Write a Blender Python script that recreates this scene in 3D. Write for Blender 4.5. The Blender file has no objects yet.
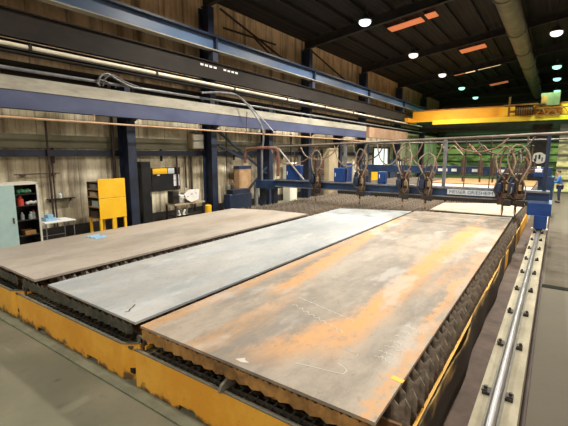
import bpy, bmesh, math, random
from mathutils import Vector, Matrix
random.seed(7)
S = bpy.context.scene
COL = S.collection
PI = math.pi

# ---------------------------------------------------------------- camera
F = 387.0; CH = 2.8
PITCH = math.atan(59/F); YAW = math.atan(274/(F/math.cos(PITCH)))
FW = Vector((-math.sin(YAW)*math.cos(PITCH), math.cos(YAW)*math.cos(PITCH), -math.sin(PITCH)))
RT = Vector((math.cos(YAW), math.sin(YAW), 0)); UP = RT.cross(FW)
CAMLOC = Vector((0, 0, CH))
cd = bpy.data.cameras.new('camera'); cam = bpy.data.objects.new('camera', cd); COL.objects.link(cam)
cam.matrix_world = Matrix.Translation(CAMLOC) @ Matrix((RT, UP, -FW)).transposed().to_4x4()
cd.sensor_width = 36; cd.lens = F/568*36; cd.clip_end = 300; cd.clip_start = 0.05
S.camera = cam

def at(px, py, X=None, Y=None, Z=None):
    """survey helper: point of the photo's sight line at a known wall plane, row or height"""
    d = FW + RT*((px-284)/F) - UP*((py-213)/F)
    if X is not None: t = X/d.x
    elif Y is not None: t = Y/d.y
    else: t = (Z-CH)/d.z
    return CAMLOC + d*t

# ---------------------------------------------------------------- materials
def mat(name, col, col2=None, scale=3.0, rough=0.6, metal=0.0, lo=0.35, hi=0.65, bump=0.0, stretch=None, col3=None, spec=0.5, detail=5):
    m = bpy.data.materials.new(name); m.use_nodes = True
    nt = m.node_tree; b = nt.nodes['Principled BSDF']
    b.inputs['Roughness'].default_value = rough; b.inputs['Metallic'].default_value = metal
    b.inputs['Specular IOR Level'].default_value = spec
    b.inputs['Base Color'].default_value = (*col, 1)
    if col2:
        tc = nt.nodes.new('ShaderNodeTexCoord'); mp = nt.nodes.new('ShaderNodeMapping')
        nt.links.new(tc.outputs['Object'], mp.inputs['Vector'])
        if stretch: mp.inputs['Scale'].default_value = stretch
        n = nt.nodes.new('ShaderNodeTexNoise'); n.inputs['Scale'].default_value = scale; n.inputs['Detail'].default_value = detail
        n.inputs['Roughness'].default_value = 0.65
        nt.links.new(mp.outputs['Vector'], n.inputs['Vector'])
        r = nt.nodes.new('ShaderNodeValToRGB'); nt.links.new(n.outputs['Fac'], r.inputs['Fac'])
        r.color_ramp.elements[0].position = lo; r.color_ramp.elements[0].color = (*col, 1)
        r.color_ramp.elements[1].position = hi; r.color_ramp.elements[1].color = (*col2, 1)
        if col3:
            e = r.color_ramp.elements.new(min(0.98, hi+0.1)); e.color = (*col3, 1)
        nt.links.new(r.outputs['Color'], b.inputs['Base Color'])
        if bump:
            bp = nt.nodes.new('ShaderNodeBump'); bp.inputs['Strength'].default_value = bump; bp.inputs['Distance'].default_value = 0.02
            nt.links.new(n.outputs['Fac'], bp.inputs['Height']); nt.links.new(bp.outputs['Normal'], b.inputs['Normal'])
    return m

def emis(name, col, st):
    m = bpy.data.materials.new(name); m.use_nodes = True
    b = m.node_tree.nodes['Principled BSDF']
    b.inputs['Base Color'].default_value = (*col, 1)
    b.inputs['Emission Color'].default_value = (*col, 1); b.inputs['Emission Strength'].default_value = st
    return m

class G:      # tiny graph builder for the bespoke materials
    def __init__(s, name, rough=0.5, metal=0.0, spec=0.5):
        s.m = bpy.data.materials.new(name); s.m.use_nodes = True; s.nt = s.m.node_tree
        s.b = s.nt.nodes['Principled BSDF']; s.b.inputs['Roughness'].default_value = rough; s.b.inputs['Metallic'].default_value = metal
        s.b.inputs['Specular IOR Level'].default_value = spec
        s.pos = s.nt.nodes.new('ShaderNodeNewGeometry').outputs['Position']
    def link(s, a, b): s.nt.links.new(a, b)
    def set(s, inp, v):
        if isinstance(v, (int, float, tuple)): inp.default_value = v
        else: s.link(v, inp)
    def math(s, op, a, b=0.0, c=0.0, clamp=False):
        n = s.nt.nodes.new('ShaderNodeMath'); n.operation = op; n.use_clamp = clamp
        s.set(n.inputs[0], a); s.set(n.inputs[1], b); s.set(n.inputs[2], c); return n.outputs[0]
    def xyz(s):
        n = s.nt.nodes.new('ShaderNodeSeparateXYZ'); s.link(s.pos, n.inputs[0]); return n.outputs
    def noise(s, scale, stretch=(1, 1, 1), detail=5, rough=0.6, off=(0, 0, 0), dist=0.0):
        mp = s.nt.nodes.new('ShaderNodeMapping'); mp.inputs['Scale'].default_value = stretch; mp.inputs['Location'].default_value = off
        s.link(s.pos, mp.inputs['Vector'])
        n = s.nt.nodes.new('ShaderNodeTexNoise'); n.inputs['Scale'].default_value = scale; n.inputs['Detail'].default_value = detail
        n.inputs['Roughness'].default_value = rough; n.inputs['Distortion'].default_value = dist
        s.link(mp.outputs['Vector'], n.inputs['Vector']); return n.outputs['Fac']
    def ramp(s, v, lo, hi):
        n = s.nt.nodes.new('ShaderNodeMapRange'); n.interpolation_type = 'SMOOTHSTEP'
        s.set(n.inputs['Value'], v); s.set(n.inputs['From Min'], lo); s.set(n.inputs['From Max'], hi); return n.outputs['Result']
    def mix(s, f, a, b):
        n = s.nt.nodes.new('ShaderNodeMix'); n.data_type = 'RGBA'
        s.set(n.inputs[0], f)
        for i, v in ((6, a), (7, b)):
            if isinstance(v, tuple): n.inputs[i].default_value = (*v, 1)
            else: s.link(v, n.inputs[i])
        return n.outputs[2]
    def bump(s, h, st=0.3, d=0.02):
        n = s.nt.nodes.new('ShaderNodeBump'); n.inputs['Strength'].default_value = st; n.inputs['Distance'].default_value = d
        s.link(h, n.inputs['Height']); s.link(n.outputs['Normal'], s.b.inputs['Normal'])
    def done(s, c, r=None):
        s.link(c, s.b.inputs['Base Color'])
        if r is not None: s.link(r, s.b.inputs['Roughness'])
        return s.m

M = {}
M['navy'] = mat('navy paint', (0.006, 0.010, 0.026), (0.018, 0.03, 0.07), 2.5, 0.5)
M['beamblue'] = mat('grey blue girder paint', (0.05, 0.065, 0.15), (0.085, 0.105, 0.20), 1.2, 0.55, stretch=(1, .4, 1))
M['dustwhite'] = mat('dusty off white cover', (0.28, 0.27, 0.23), (0.46, 0.44, 0.38), 1.6, 0.7, stretch=(1, .5, 2))
M['upblue'] = mat('steel blue runway paint', (0.055, 0.105, 0.23), (0.10, 0.17, 0.31), 1.0, 0.45, stretch=(1, .4, 1))
M['railpipe'] = mat('worn cream rail', (0.62, 0.55, 0.40), (0.85, 0.80, 0.68), 1.5, 0.4)
M['pipe'] = mat('orange brown pipe', (0.45, 0.25, 0.13), (0.60, 0.42, 0.28), 1.5, 0.5)
M['dark'] = mat('soot dark steel', (0.008, 0.007, 0.008), (0.03, 0.024, 0.022), 3, 0.7)
M['darkbrown'] = mat('soot brown steel', (0.006, 0.004, 0.004), (0.018, 0.012, 0.009), 2, 0.75, stretch=(1, .5, 1))
M['rod'] = mat('dark rod', (0.035, 0.022, 0.02), (0.07, 0.045, 0.04), 3, 0.7)
M['rust'] = mat('rusty steel', (0.07, 0.04, 0.025), (0.28, 0.14, 0.06), 5, 0.75, bump=.3)
M['slat'] = mat('burnt slat steel', (0.17, 0.15, 0.13), (0.54, 0.46, 0.38), 7, 0.6, metal=.2)
M['yellow'] = None
M['greysteel'] = mat('grey grimy steel', (0.10, 0.10, 0.085), (0.20, 0.19, 0.15), 5, 0.6)
M['grate'] = mat('dark grating steel', (0.05, 0.055, 0.05), (0.12, 0.12, 0.10), 8, 0.5, metal=.3)
M['pit'] = mat('slag bed', (0.006, 0.005, 0.004), (0.025, 0.02, 0.015), 10, 0.9)
M['concrete'] = mat('plinth concrete', (0.24, 0.22, 0.155), (0.42, 0.385, 0.29), 3, 0.8, bump=.2, stretch=(1, .4, 1))
M['rail'] = mat('bright rail steel', (0.22, 0.225, 0.24), (0.36, 0.365, 0.38), 4, 0.32, metal=.7, stretch=(1, .2, 1))
M['clamp'] = mat('clamp dark steel', (0.015, 0.013, 0.012), (0.05, 0.04, 0.03), 8, 0.6)
M['gblue'] = mat('machine blue paint', (0.007, 0.022, 0.065), (0.018, 0.05, 0.13), 3, 0.4)
M['gblue2'] = mat('bright blue enclosure paint', (0.006, 0.035, 0.16), (0.012, 0.06, 0.26), 3, 0.4)
M['gdark'] = mat('machine dark blue paint', (0.01, 0.02, 0.05), (0.02, 0.035, 0.08), 4, 0.4)
M['brownmach'] = mat('grimy torch body', (0.03, 0.02, 0.015), (0.12, 0.07, 0.045), 9, 0.6)
M['brass'] = mat('torch brass', (0.45, 0.30, 0.14), (0.7, 0.55, 0.35), 8, 0.35, metal=.5)
M['hose'] = mat('pale hose', (0.15, 0.115, 0.08), (0.30, 0.24, 0.17), 8, 0.5)
M['festoon'] = mat('festoon rail brown', (0.10, 0.075, 0.06), (0.19, 0.15, 0.12), 3, .6)
M['hosered'] = mat('brown red hose', (0.14, 0.06, 0.045), (0.26, 0.13, 0.09), 8, 0.5)
M['hosedark'] = mat('dark hose', (0.03, 0.03, 0.032), (0.07, 0.065, 0.06), 8, 0.5)
M['tube'] = mat('grey tube', (0.10, 0.11, 0.13), (0.22, 0.225, 0.24), 5, 0.4)
M['sign'] = mat('pale lettered plate', (0.52, 0.60, 0.68), (0.66, 0.72, 0.78), 3, 0.4)
M['letter'] = mat('dark lettering', (0.03, 0.06, 0.16))
M['crane'] = mat('crane orange yellow paint', (0.85, 0.34, 0.02), (0.95, 0.46, 0.03), 1.0, 0.45, stretch=(.5, 1, 1))
M['crane_lit'] = mat('crane lit box colour', (0.95, 0.62, 0.03), (1.0, 0.72, 0.05), 1.0, 0.45)  # lower box catches light from above; brightness put into this second crane colour
M['crust'] = mat('crane trolley brown', (0.16, 0.06, 0.02), (0.35, 0.14, 0.04), 2, 0.6)
M['duct'] = mat('galvanised duct', (0.12, 0.115, 0.08), (0.22, 0.205, 0.145), 1.0, 0.45, metal=.3)
M['teal'] = mat('pale teal enamel', (0.34, 0.52, 0.54), (0.44, 0.61, 0.62), 2, 0.4)
M['cream'] = mat('cream enamel', (0.62, 0.62, 0.56), (0.72, 0.72, 0.66), 3, 0.4)
M['cabyellow'] = mat('yellow cabinet paint', (0.90, 0.50, 0.015), (0.98, 0.60, 0.03), 2, 0.4)
M['wood'] = mat('shelf wood', (0.30, 0.15, 0.05), (0.45, 0.26, 0.10), 4, 0.6, stretch=(1, 6, 1))
M['white'] = mat('white sheet', (0.72, 0.73, 0.74), (0.85, 0.85, 0.84), 3, 0.5)
M['paper'] = mat('paper', (0.78, 0.80, 0.84))
M['black'] = mat('black board', (0.008, 0.009, 0.012), (0.015, 0.016, 0.02), 4, 0.4)
M['red'] = mat('red plastic', (0.55, 0.05, 0.03))
M['green'] = mat('green plastic', (0.06, 0.25, 0.12))
M['glassy'] = mat('pale bottle plastic', (0.35, 0.42, 0.42))
M['bluerag'] = mat('light blue cloth', (0.22, 0.42, 0.65), (0.32, 0.52, 0.72), 9, 0.8)
M['brownboard'] = mat('rust brown board', (0.34, 0.20, 0.10), (0.48, 0.32, 0.18), 3, 0.7)
M['tan'] = mat('tan sheet metal', (0.36, 0.29, 0.19), (0.48, 0.40, 0.28), 2, 0.6)
M['coverall'] = mat('blue coverall cloth', (0.02, 0.10, 0.34), (0.03, 0.14, 0.44), 6, 0.85)
M['trouser'] = mat('dark navy trousers', (0.012, 0.02, 0.05), (0.02, 0.035, 0.08), 6, 0.85)
M['skin'] = mat('skin', (0.52, 0.30, 0.20), rough=.6)
M['hair'] = mat('dark hair', (0.03, 0.02, 0.015))
M['boot'] = mat('black boots', (0.012, 0.01, 0.01))
M['chalk'] = mat('chalk', (0.55, 0.53, 0.49), rough=.9)
M['paintmark'] = mat('yellow paint block', (0.90, 0.52, 0.06))
M['brownmark'] = mat('brown burn mark', (0.12, 0.07, 0.04))
M['lampdome'] = mat('lamp dome', (0.05, 0.05, 0.05), rough=.4)
M['glass_orange'] = emis('orange rooflight sheet', (1.0, 0.30, 0.13), 0.5)
M['glass_pale'] = emis('pale rooflight sheet', (1.0, 0.70, 0.38), 1.6)
M['daylight'] = emis('daylit doorway sheet', (0.85, 0.95, 0.92), 1.5)

# yellow press panels: worn paint with rust creeping up from the floor
g = G('worn yellow panel paint', .5)
x, y, z = g.xyz()
n1 = g.noise(7, (1, 1, .8)); n2 = g.noise(2.2); n3 = g.noise(30)
edge = g.math('ADD', z, g.math('MULTIPLY', g.math('SUBTRACT', n1, .5), -.5))
r1 = g.ramp(edge, .10, .0)
base = g.mix(g.ramp(n2, .35, .65), (0.80, 0.38, 0.035), (0.90, 0.50, 0.07))
base = g.mix(g.math('MULTIPLY', g.ramp(n3, .60, .75), .5), base, (0.30, 0.14, 0.04))
M['yellow'] = g.done(g.mix(r1, base, (0.16, 0.10, 0.05)))

# floor
g = G('workshop concrete floor', .75, 0.0, .2)
n1 = g.noise(.5, detail=8); n2 = g.noise(4, detail=6); n3 = g.noise(1.6, (1, 1, 1), 4, off=(5, 3, 0), dist=.6)
c = g.mix(g.ramp(n1, .35, .68), (0.150, 0.148, 0.108), (0.25, 0.238, 0.175))
c = g.mix(g.math('MULTIPLY', g.ramp(n2, .52, .75), .45), c, (0.08, 0.08, 0.06))
c = g.mix(g.math('MULTIPLY', g.ramp(n3, .66, .74), .7), c, (0.06, 0.06, 0.045))
x, y, z = g.xyz()
rt = g.ramp(x, -.75, -.5)
c = g.mix(g.math('MULTIPLY', rt, .8), c, (0.09, 0.078, 0.06))
g.bump(n2, .15)
M['floor'] = g.done(c, g.math('ADD', .55, g.math('MULTIPLY', n1, .3)))

# left wall cladding
g = G('grimy ribbed cladding', .8)
x, y, z = g.xyz()
rib = g.math('PINGPONG', y, .11)
seam = g.ramp(g.math('PINGPONG', g.math('ADD', y, .4), .62), .03, .0)
st = g.noise(2.2, (1, 1, .10), 6); n1 = g.noise(.7, (1, 1, 1.2), 6, off=(3, 1, 2)); n2 = g.noise(5, (1, 1, .5))
low = g.mix(g.ramp(n1, .38, .64), (0.46, 0.40, 0.28), (0.82, 0.76, 0.59))
upc = g.mix(g.ramp(n1, .30, .70), (0.60, 0.42, 0.26), (0.86, 0.66, 0.44))  # warm orange light on the upper wall put into the cladding colour
c = g.mix(g.ramp(z, 4.6, 5.4), low, upc)
c = g.mix(g.math('MULTIPLY', g.ramp(st, .46, .72), .8), c, (0.10, 0.065, 0.045))
c = g.mix(g.math('MULTIPLY', seam, .55), c, (0.07, 0.05, 0.04))
c = g.mix(g.math('MULTIPLY', g.ramp(z, .9, .1), g.ramp(n2, .3, .6)), c, (0.07, 0.05, 0.03))
g.bump(g.ramp(rib, .03, .08), .6, .04)
n5 = g.noise(1.1, (1, 1, .6), 7, .7, off=(1, 7, 3)); c = g.mix(g.math('MULTIPLY', g.ramp(n5, .52, .72), .35), c, (0.13, 0.10, 0.06))
M['clad'] = g.done(c)

g = G('end wall sheeting', .7)
x, y, z = g.xyz()
rb = g.ramp(g.math('PINGPONG', z, .45), .05, .16); n1 = g.noise(.6, (1, 1, 2.5), 5)
c = g.mix(g.ramp(n1, .40, .62), (0.14, 0.15, 0.08), (0.66, 0.68, 0.32))
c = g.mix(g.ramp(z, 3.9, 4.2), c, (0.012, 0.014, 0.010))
c = g.mix(rb, (0.04, 0.05, 0.03), c)
M['endwall'] = g.done(c)

g = G('dark roof sheeting', .8)
x, y, z = g.xyz()
n1 = g.noise(.5, (1, 1, 1), 5)
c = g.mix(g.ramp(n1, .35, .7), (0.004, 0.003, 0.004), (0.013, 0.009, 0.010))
g.bump(g.ramp(g.math('PINGPONG', x, .15), .04, .10), .6, .04)
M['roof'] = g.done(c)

# plates
def plate_mat(name, a, b, rust, bands, rough, amount, seed, white=None):
    g = G(name, rough, 0.0, .45)
    x, y, z = g.xyz()
    n1 = g.noise(.9, (1, .35, 1), 6, off=(seed, seed, 0)); n2 = g.noise(4.5, (1, .5, 1), 9, .78, off=(seed, 0, 0)); n3 = g.noise(16, (1, .6, 1), 5, .7)
    n4 = g.noise(.55, (1.6, .32, 1), 5, .65, off=(0, seed, 0), dist=.4)
    c = g.mix(g.ramp(g.math('ADD', g.math('MULTIPLY', n1, .65), g.math('MULTIPLY', n2, .35)), .40, .60), a, b)
    tot = None
    for (x0, y0, x1, y1, w, s) in bands:      # mill-scale rust bands along the sheet
        k = (x1-x0)/(y1-y0)
        cx = g.math('ADD', g.math('MULTIPLY', g.math('SUBTRACT', y, y0), k), x0)
        d = g.math('ABSOLUTE', g.math('SUBTRACT', g.math('ADD', x, g.math('MULTIPLY', g.math('SUBTRACT', n2, .5), .75)), cx))
        v = g.math('MULTIPLY', g.ramp(d, w, w*.15), s)
        v = g.math('MULTIPLY', v, g.ramp(y, y0-.6, y0+.3)); v = g.math('MULTIPLY', v, g.ramp(y, y1+.8, y1-.3))
        tot = v if tot is None else g.math('MAXIMUM', tot, v)
    rn = g.math('MULTIPLY', g.ramp(n4, .52, .66), amount)
    tot = rn if tot is None else g.math('MAXIMUM', tot, rn)
    tot = g.math('MULTIPLY', tot, g.ramp(n2, .26, .54), clamp=True)
    c = g.mix(tot, c, rust)
    c = g.mix(g.math('MULTIPLY', g.ramp(n3, .55, .70), .38), c, (0.13, 0.10, 0.08))
    if white:
        wn = g.noise(1.6, (1, .4, 1), 6, off=(9, seed, 0))
        c = g.mix(g.math('MULTIPLY', g.ramp(wn, .55, .68), .6), c, white)
    return g.done(c, g.math('ADD', rough-.12, g.math('MULTIPLY', n2, .3)))

# ---------------------------------------------------------------- mesh helpers
class MB:
    def __init__(s): s.b = bmesh.new()
    def box(s, x0, x1, y0, y1, z0, z1, rot=0.0, bev=0.0):
        r = bmesh.ops.create_cube(s.b, size=1)['verts']
        c = Vector(((x0+x1)/2, (y0+y1)/2, (z0+z1)/2))
        for v in r:
            p = Vector((v.co.x*(x1-x0), v.co.y*(y1-y0), v.co.z*(z1-z0)))
            if rot: p = Matrix.Rotation(rot, 3, 'Z') @ p
            v.co = c+p
        if bev:
            es = list({e for v in r for e in v.link_edges})
            bmesh.ops.bevel(s.b, geom=es, offset=bev, segments=1, affect='EDGES')
        return s
    def bar(s, a, b, w, h=None):        # rectangular bar from a to b
        a = Vector(a); b = Vector(b); h = h or w
        d = (b-a); L = d.length; q = d.to_track_quat('Z', 'Y').to_matrix()
        r = bmesh.ops.create_cube(s.b, size=1)['verts']
        for v in r: v.co = (a+b)/2 + q @ Vector((v.co.x*w, v.co.y*h, v.co.z*L))
        return s
    def cyl(s, a, b, r, r2=None, n=12):
        a = Vector(a); b = Vector(b); d = b-a; r2 = r if r2 is None else r2
        q = d.to_track_quat('Z', 'Y').to_matrix()
        vs = bmesh.ops.create_cone(s.b, cap_ends=True, segments=n, radius1=r, radius2=max(r2, 1e-4), depth=d.length)['verts']
        for v in vs: v.co = (a+b)/2 + q @ v.co
        return s
    def ball(s, c, r, sx=1, sy=1, sz=1, n=10):
        vs = bmesh.ops.create_uvsphere(s.b, u_segments=n, v_segments=max(6, n*2//3), radius=r)['verts']
        for v in vs: v.co = Vector(c) + Vector((v.co.x*sx, v.co.y*sy, v.co.z*sz))
        return s
    def tube(s, pts, r, n=6, smooth=4):
        P = [Vector(p) for p in pts]
        if smooth > 1 and len(P) > 2:
            Q = []
            for i in range(len(P)-1):
                p0 = P[max(i-1, 0)]; p1 = P[i]; p2 = P[i+1]; p3 = P[min(i+2, len(P)-1)]
                for k in range(smooth):
                    t = k/smooth
                    Q.append(.5*((2*p1)+(p2-p0)*t+(2*p0-5*p1+4*p2-p3)*t*t+(3*p1-p0-3*p2+p3)*t**3))
            Q.append(P[-1]); P = Q
        rings = []; ref = Vector((0.13, 0.37, 0.92)).normalized()
        for i, p in enumerate(P):
            d = (P[min(i+1, len(P)-1)]-P[max(i-1, 0)]).normalized()
            u = d.cross(ref)
            if u.length < .05: u = d.cross(Vector((1, 0, 0)))
            u.normalize(); w = d.cross(u)
            rings.append([s.b.verts.new(p+u*math.cos(2*PI*k/n)*r+w*math.sin(2*PI*k/n)*r) for k in range(n)])
        for a, b in zip(rings, rings[1:]):
            for k in range(n): s.b.faces.new((a[k], a[(k+1) % n], b[(k+1) % n], b[k]))
        s.b.faces.new(rings[0][::-1]); s.b.faces.new(rings[-1])
        return s
    def prism(s, poly, ax, a0, a1):     # outline in the two axes other than ax, extruded along ax
        def P(u, v, w): return {'x': (w, u, v), 'y': (u, w, v), 'z': (u, v, w)}[ax]
        A = [s.b.verts.new(P(u, v, a0)) for u, v in poly]; B = [s.b.verts.new(P(u, v, a1)) for u, v in poly]
        s.b.faces.new(A); s.b.faces.new(B[::-1]); n = len(A)
        for k in range(n): s.b.faces.new((A[k], B[k], B[(k+1) % n], A[(k+1) % n]))
        return s
    def hplate(s, quad, z0, z1):
        return s.prism([(p[0], p[1]) for p in quad], 'z', z0, z1)
    def build(s, name, m, parent=None, smooth=False):
        bmesh.ops.recalc_face_normals(s.b, faces=s.b.faces)
        off = Vector((0, 0, 0)); q = parent
        while q is not None: off += q.location; q = q.parent
        for v in s.b.verts: v.co -= off
        me = bpy.data.meshes.new(name); s.b.to_mesh(me); s.b.free(); me.materials.append(m)
        if smooth:
            for p in me.polygons: p.use_smooth = True
            me.set_sharp_from_angle(angle=math.radians(40))
        o = bpy.data.objects.new(name, me); COL.objects.link(o); o.parent = parent
        return o

def tag(o, label=None, cat=None, group=None, kind=None):
    if label: o['label'] = label
    if cat: o['category'] = cat
    if group: o['group'] = group
    if kind: o['kind'] = kind
    return o
def thing(name, loc, label, cat, group=None):
    o = bpy.data.objects.new(name, None); COL.objects.link(o); o.location = loc; o.empty_display_size = .1
    return tag(o, label, cat, group)
def struct(name, mb, m): return tag(mb.build(name, m), kind='structure')
def kids(o): return [c for c in o.children]
def copy_tree(o, parent=None):
    c = o.copy(); COL.objects.link(c); c.parent = parent
    for ch in kids(o): copy_tree(ch, c)
    return c

# ================================================================ THE HALL
WX = -13.7; YE = 56.0; YB = -8.0; XR = 13.7
def roofz(x): return 11.55 - .13*abs(x)
struct('floor', MB().box(WX-.2, XR+.2, YB-.2, YE+.2, -.2, 0), M['floor'])
# left wall with the daylit doorway cut out of it
D0, D1, DH = 33.6, 37.4, 3.3
w = MB().box(WX-.2, WX, YB-.2, D0, 0, roofz(WX)).box(WX-.2, WX, D1, YE+.2, 0, roofz(WX)).box(WX-.2, WX, D0, D1, DH, roofz(WX))
struct('wall_left', w, M['clad'])
struct('wall_far', MB().prism([(WX, 0), (XR, 0), (XR, roofz(XR)), (0, roofz(0)), (WX, roofz(WX))], 'y', YE, YE+.2), M['endwall'])
struct('wall_right', MB().box(XR, XR+.2, YB-.2, YE+.2, 0, roofz(XR)), M['clad'])
struct('wall_behind', MB().prism([(WX, 0), (XR, 0), (XR, roofz(XR)), (0, roofz(0)), (WX, roofz(WX))], 'y', YB-.2, YB), M['clad'])
struct('ceiling', MB().prism([(WX-.2, roofz(WX-.2)), (0, roofz(0)), (XR+.2, roofz(XR)), (XR+.2, roofz(XR)+.2), (0, roofz(0)+.2), (WX-.2, roofz(WX-.2)+.2)], 'y', YB-.2, YE+.2), M['roof'])
struct('door_1', MB().box(WX-.12, WX-.08, D0, D1, 0, DH), M['daylight'])
struct('trim_1', MB().box(WX, WX+.12, D0-.15, D0, 0, DH+.15).box(WX, WX+.12, D1, D1+.15, 0, DH+.15).box(WX, WX+.12, D0, D1, DH, DH+.15), M['dark'])
struct('baseboard_left', MB().box(WX, WX+.10, YB, D0-.16, 0, .36), M['dark'])
# green-grey sheeting rail and wall rails
struct('trim_2', MB().box(WX, WX+.07, YB, D0, 2.99, 3.42), mat('green grey band', (0.13, 0.13, 0.085), (0.24, 0.23, 0.16), 1.2, .8, stretch=(1, .5, 1)))
struct('trim_3', MB().box(WX+.0, WX+.16, YB, YE, 6.0, 6.16), M['darkbrown'])
struct('wall_partition', MB().box(-.02, 9, 34.3, 34.45, 0, 4.9), M['endwall'])
struct('trim_6', MB().box(WX, WX+.05, YB, YE, 5.08, 5.58), M['darkbrown'])
# purlins and rafters
YC = [-4.3, 4.3, 12.8, 21.2, 29.7, 38.2, 46.6]      # the tall frames
purl = MB()
for k in range(1, 12):
    for sx in (-1, 1):
        xx = sx*(k*1.13); purl.box(xx-.05, xx+.05, YB, YE, roofz(xx)-.20, roofz(xx)-.02)
struct('trim_4', purl, M['roof'])
for i, yy in enumerate(YC):
    raf = MB()
    for sx in (-1, 1):
        for dz0, dz1 in ((-.26, -.22), (-.72, -.68)):
            raf.prism([(sx*13.3, roofz(13.3)+dz0), (0, roofz(0)+dz0), (0, roofz(0)+dz1), (sx*13.3, roofz(13.3)+dz1)], 'y', yy-.12, yy+.12)
        raf.prism([(sx*13.3, roofz(13.3)-.24), (0, roofz(0)-.24), (0, roofz(0)-.70), (sx*13.3, roofz(13.3)-.70)], 'y', yy-.012, yy+.012)
    tag(raf.build('roof_rafter', M['dark']), 'dark steel roof rafter spanning the hall, ' + ['behind the viewer', 'nearest overhead', 'over the second wall column', 'over the third tall column', 'just in front of the overhead crane', 'just behind the overhead crane', 'farthest of the row'][i], 'rafter', 'roof rafters')

# columns along the left wall
def hcol(name, yy, h, label, z0=0, x0=-13.42, x1=-12.82, grp='navy wall columns'):
    t = thing(name, (-13.12, yy, z0), label, 'column', grp)
    b = MB().box(x0, x0+.035, yy-.17, yy+.17, z0+.03, h).box(x1-.035, x1, yy-.17, yy+.17, z0+.03, h).box(x0+.03, x1-.03, yy-.012, yy+.012, z0+.03, h)
    b.build('shaft', M['navy'], t)
    MB().box(x0-.05, x1+.05, yy-.24, yy+.24, z0, z0+.03).build('base_plate', M['darkbrown'], t)
    return t
hcol('steel_column', 8.6, 5.35, 'short navy steel column behind the yellow cabinet, nearest the viewer')
ordn = {12.8: 'tall navy steel column beside the yellow bollard, first tall one from the left', 21.2: 'tall navy steel column behind the left blue control box on the gantry',
        29.7: 'tall navy steel column, third tall one from the left under the roof', 38.2: 'tall navy steel column just beyond the bright doorway', 46.6: 'farthest tall navy steel column by the left wall'}
for yy, lb in ordn.items(): hcol('steel_column', yy, roofz(13.1)-.75, lb)
for yy, lb in ((17.1, 'short navy steel column behind the left end of the gantry'), (25.5, 'short navy steel column beside the tan duct cabinet')):
    hcol('steel_column', yy, 5.35, lb)
# far dark columns seen at the right
def fcol(x, yy, w, h, label):
    t = thing('steel_column', (x, yy, 0), label, 'column', 'far hall columns')
    MB().box(x-w/2, x+w/2, yy-.35, yy-.30, .04, h).box(x-w/2, x+w/2, yy+.30, yy+.35, .04, h).box(x-.02, x+.02, yy-.3, yy+.3, .04, h).build('shaft', M['dark'], t)
    MB().box(x-w/2-.1, x+w/2+.1, yy-.45, yy+.45, 0, .04).build('base_plate', M['dark'], t)
fcol(-1.35, 42.0, 1.5, 5.4, 'broad black column under the crane at the right, in front of the green lit end wall')

# horizontals along the wall -------------------------------------------------
gx0, gx1 = -12.80, -12.45
t = thing('service_girder', (-12.6, 10, 4.1), 'long low girder along the left wall, dusty white cover over grey-blue side', 'girder')
MB().box(-12.72, gx1, YB+.5, 29.0, 4.08, 4.56).box(-12.74, gx1+.03, YB+.5, 29.0, 4.06, 4.10).build('side', M['beamblue'], t)
MB().box(-12.72, gx1+.02, YB+.5, 29.0, 4.56, 4.93).build('cover', M['dustwhite'], t)
for k, yy in enumerate((8.6, 17.1, 25.5, 12.8, 21.2)):
    MB().prism([(-12.82, 3.9), (-12.82, 4.06), (-12.5, 4.06)], 'y', yy-.1, yy+.1).build('bracket', M['navy'], t)
t = thing('wall_pipe', (-12.3, 10, 3.84), 'thin orange-brown pipe running just below the white and blue girder', 'pipe')
MB().cyl((-12.4, YB+.5, 3.80), (-12.4, 40, 3.80), .035, n=8).build('tube', M['pipe'], t, True)
for yy in (7.0, 11.5, 16, 20.5, 25): MB().bar((-12.4, yy, 3.83), (-12.4, yy, 4.055), .03).build('hanger', M['pipe'], t)
t = thing('cable_tray', (-12.6, 10, 5.1), 'thin grey conduit rail lying above the white girder cover', 'conduit')
MB().cyl((-12.55, YB+.5, 5.14), (-12.55, 45, 5.14), .05, n=8).build('tube', M['tube'], t, True)
for yy in (4.5, 8.6, 12.8, 17.1, 21.2, 25.5): MB().box(-12.66, -12.56, yy-.05, yy+.05, 4.935, 5.12).build('saddle', M['dark'], t)
t = thing('crane_rail_beam', (-12.7, 20, 5.4), 'dark lower runway beam with a worn cream rail on top', 'runway beam')
MB().box(-12.78, -12.46, YB+.5, YE-.05, 5.58, 5.60).box(-12.63, -12.60, YB+.5, YE-.05, 5.6, 5.66).box(-12.78, -12.46, YB+.5, YE-.05, 5.66, 5.70).build('web', M['dark'], t)
MB().cyl((-12.5, YB+.5, 5.765), (-12.5, YE-.05, 5.765), .065, n=10).build('rail', M['railpipe'], t, True)
for i in range(12): MB().box(-12.58, -12.42, i*4.26+1.0, i*4.26+1.09, 5.69, 5.85).build('rail_clip', M['dark'], t)
t = thing('walkway_girder', (-12.7, 20, 6.0), 'deep soot-brown girder between the cream rail and the blue runway beam', 'girder')
MB().box(-12.80, -12.72, YB+.5, YE-.05, 6.04, 6.74).box(-12.80, -12.58, YB+.5, YE-.05, 6.0, 6.04).box(-12.80, -12.62, YB+.5, YE-.05, 6.74, 6.77).build('side', M['darkbrown'], t)
for i, (y0, y1) in enumerate(((12.0, 12.9), (13.4, 14.4))):
    for k in range(4): MB().box(-12.72, -12.705, y0+k*.26, y0+k*.26+.17, 6.52, 6.60).build('label_strip', M['paper'], t)
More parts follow.
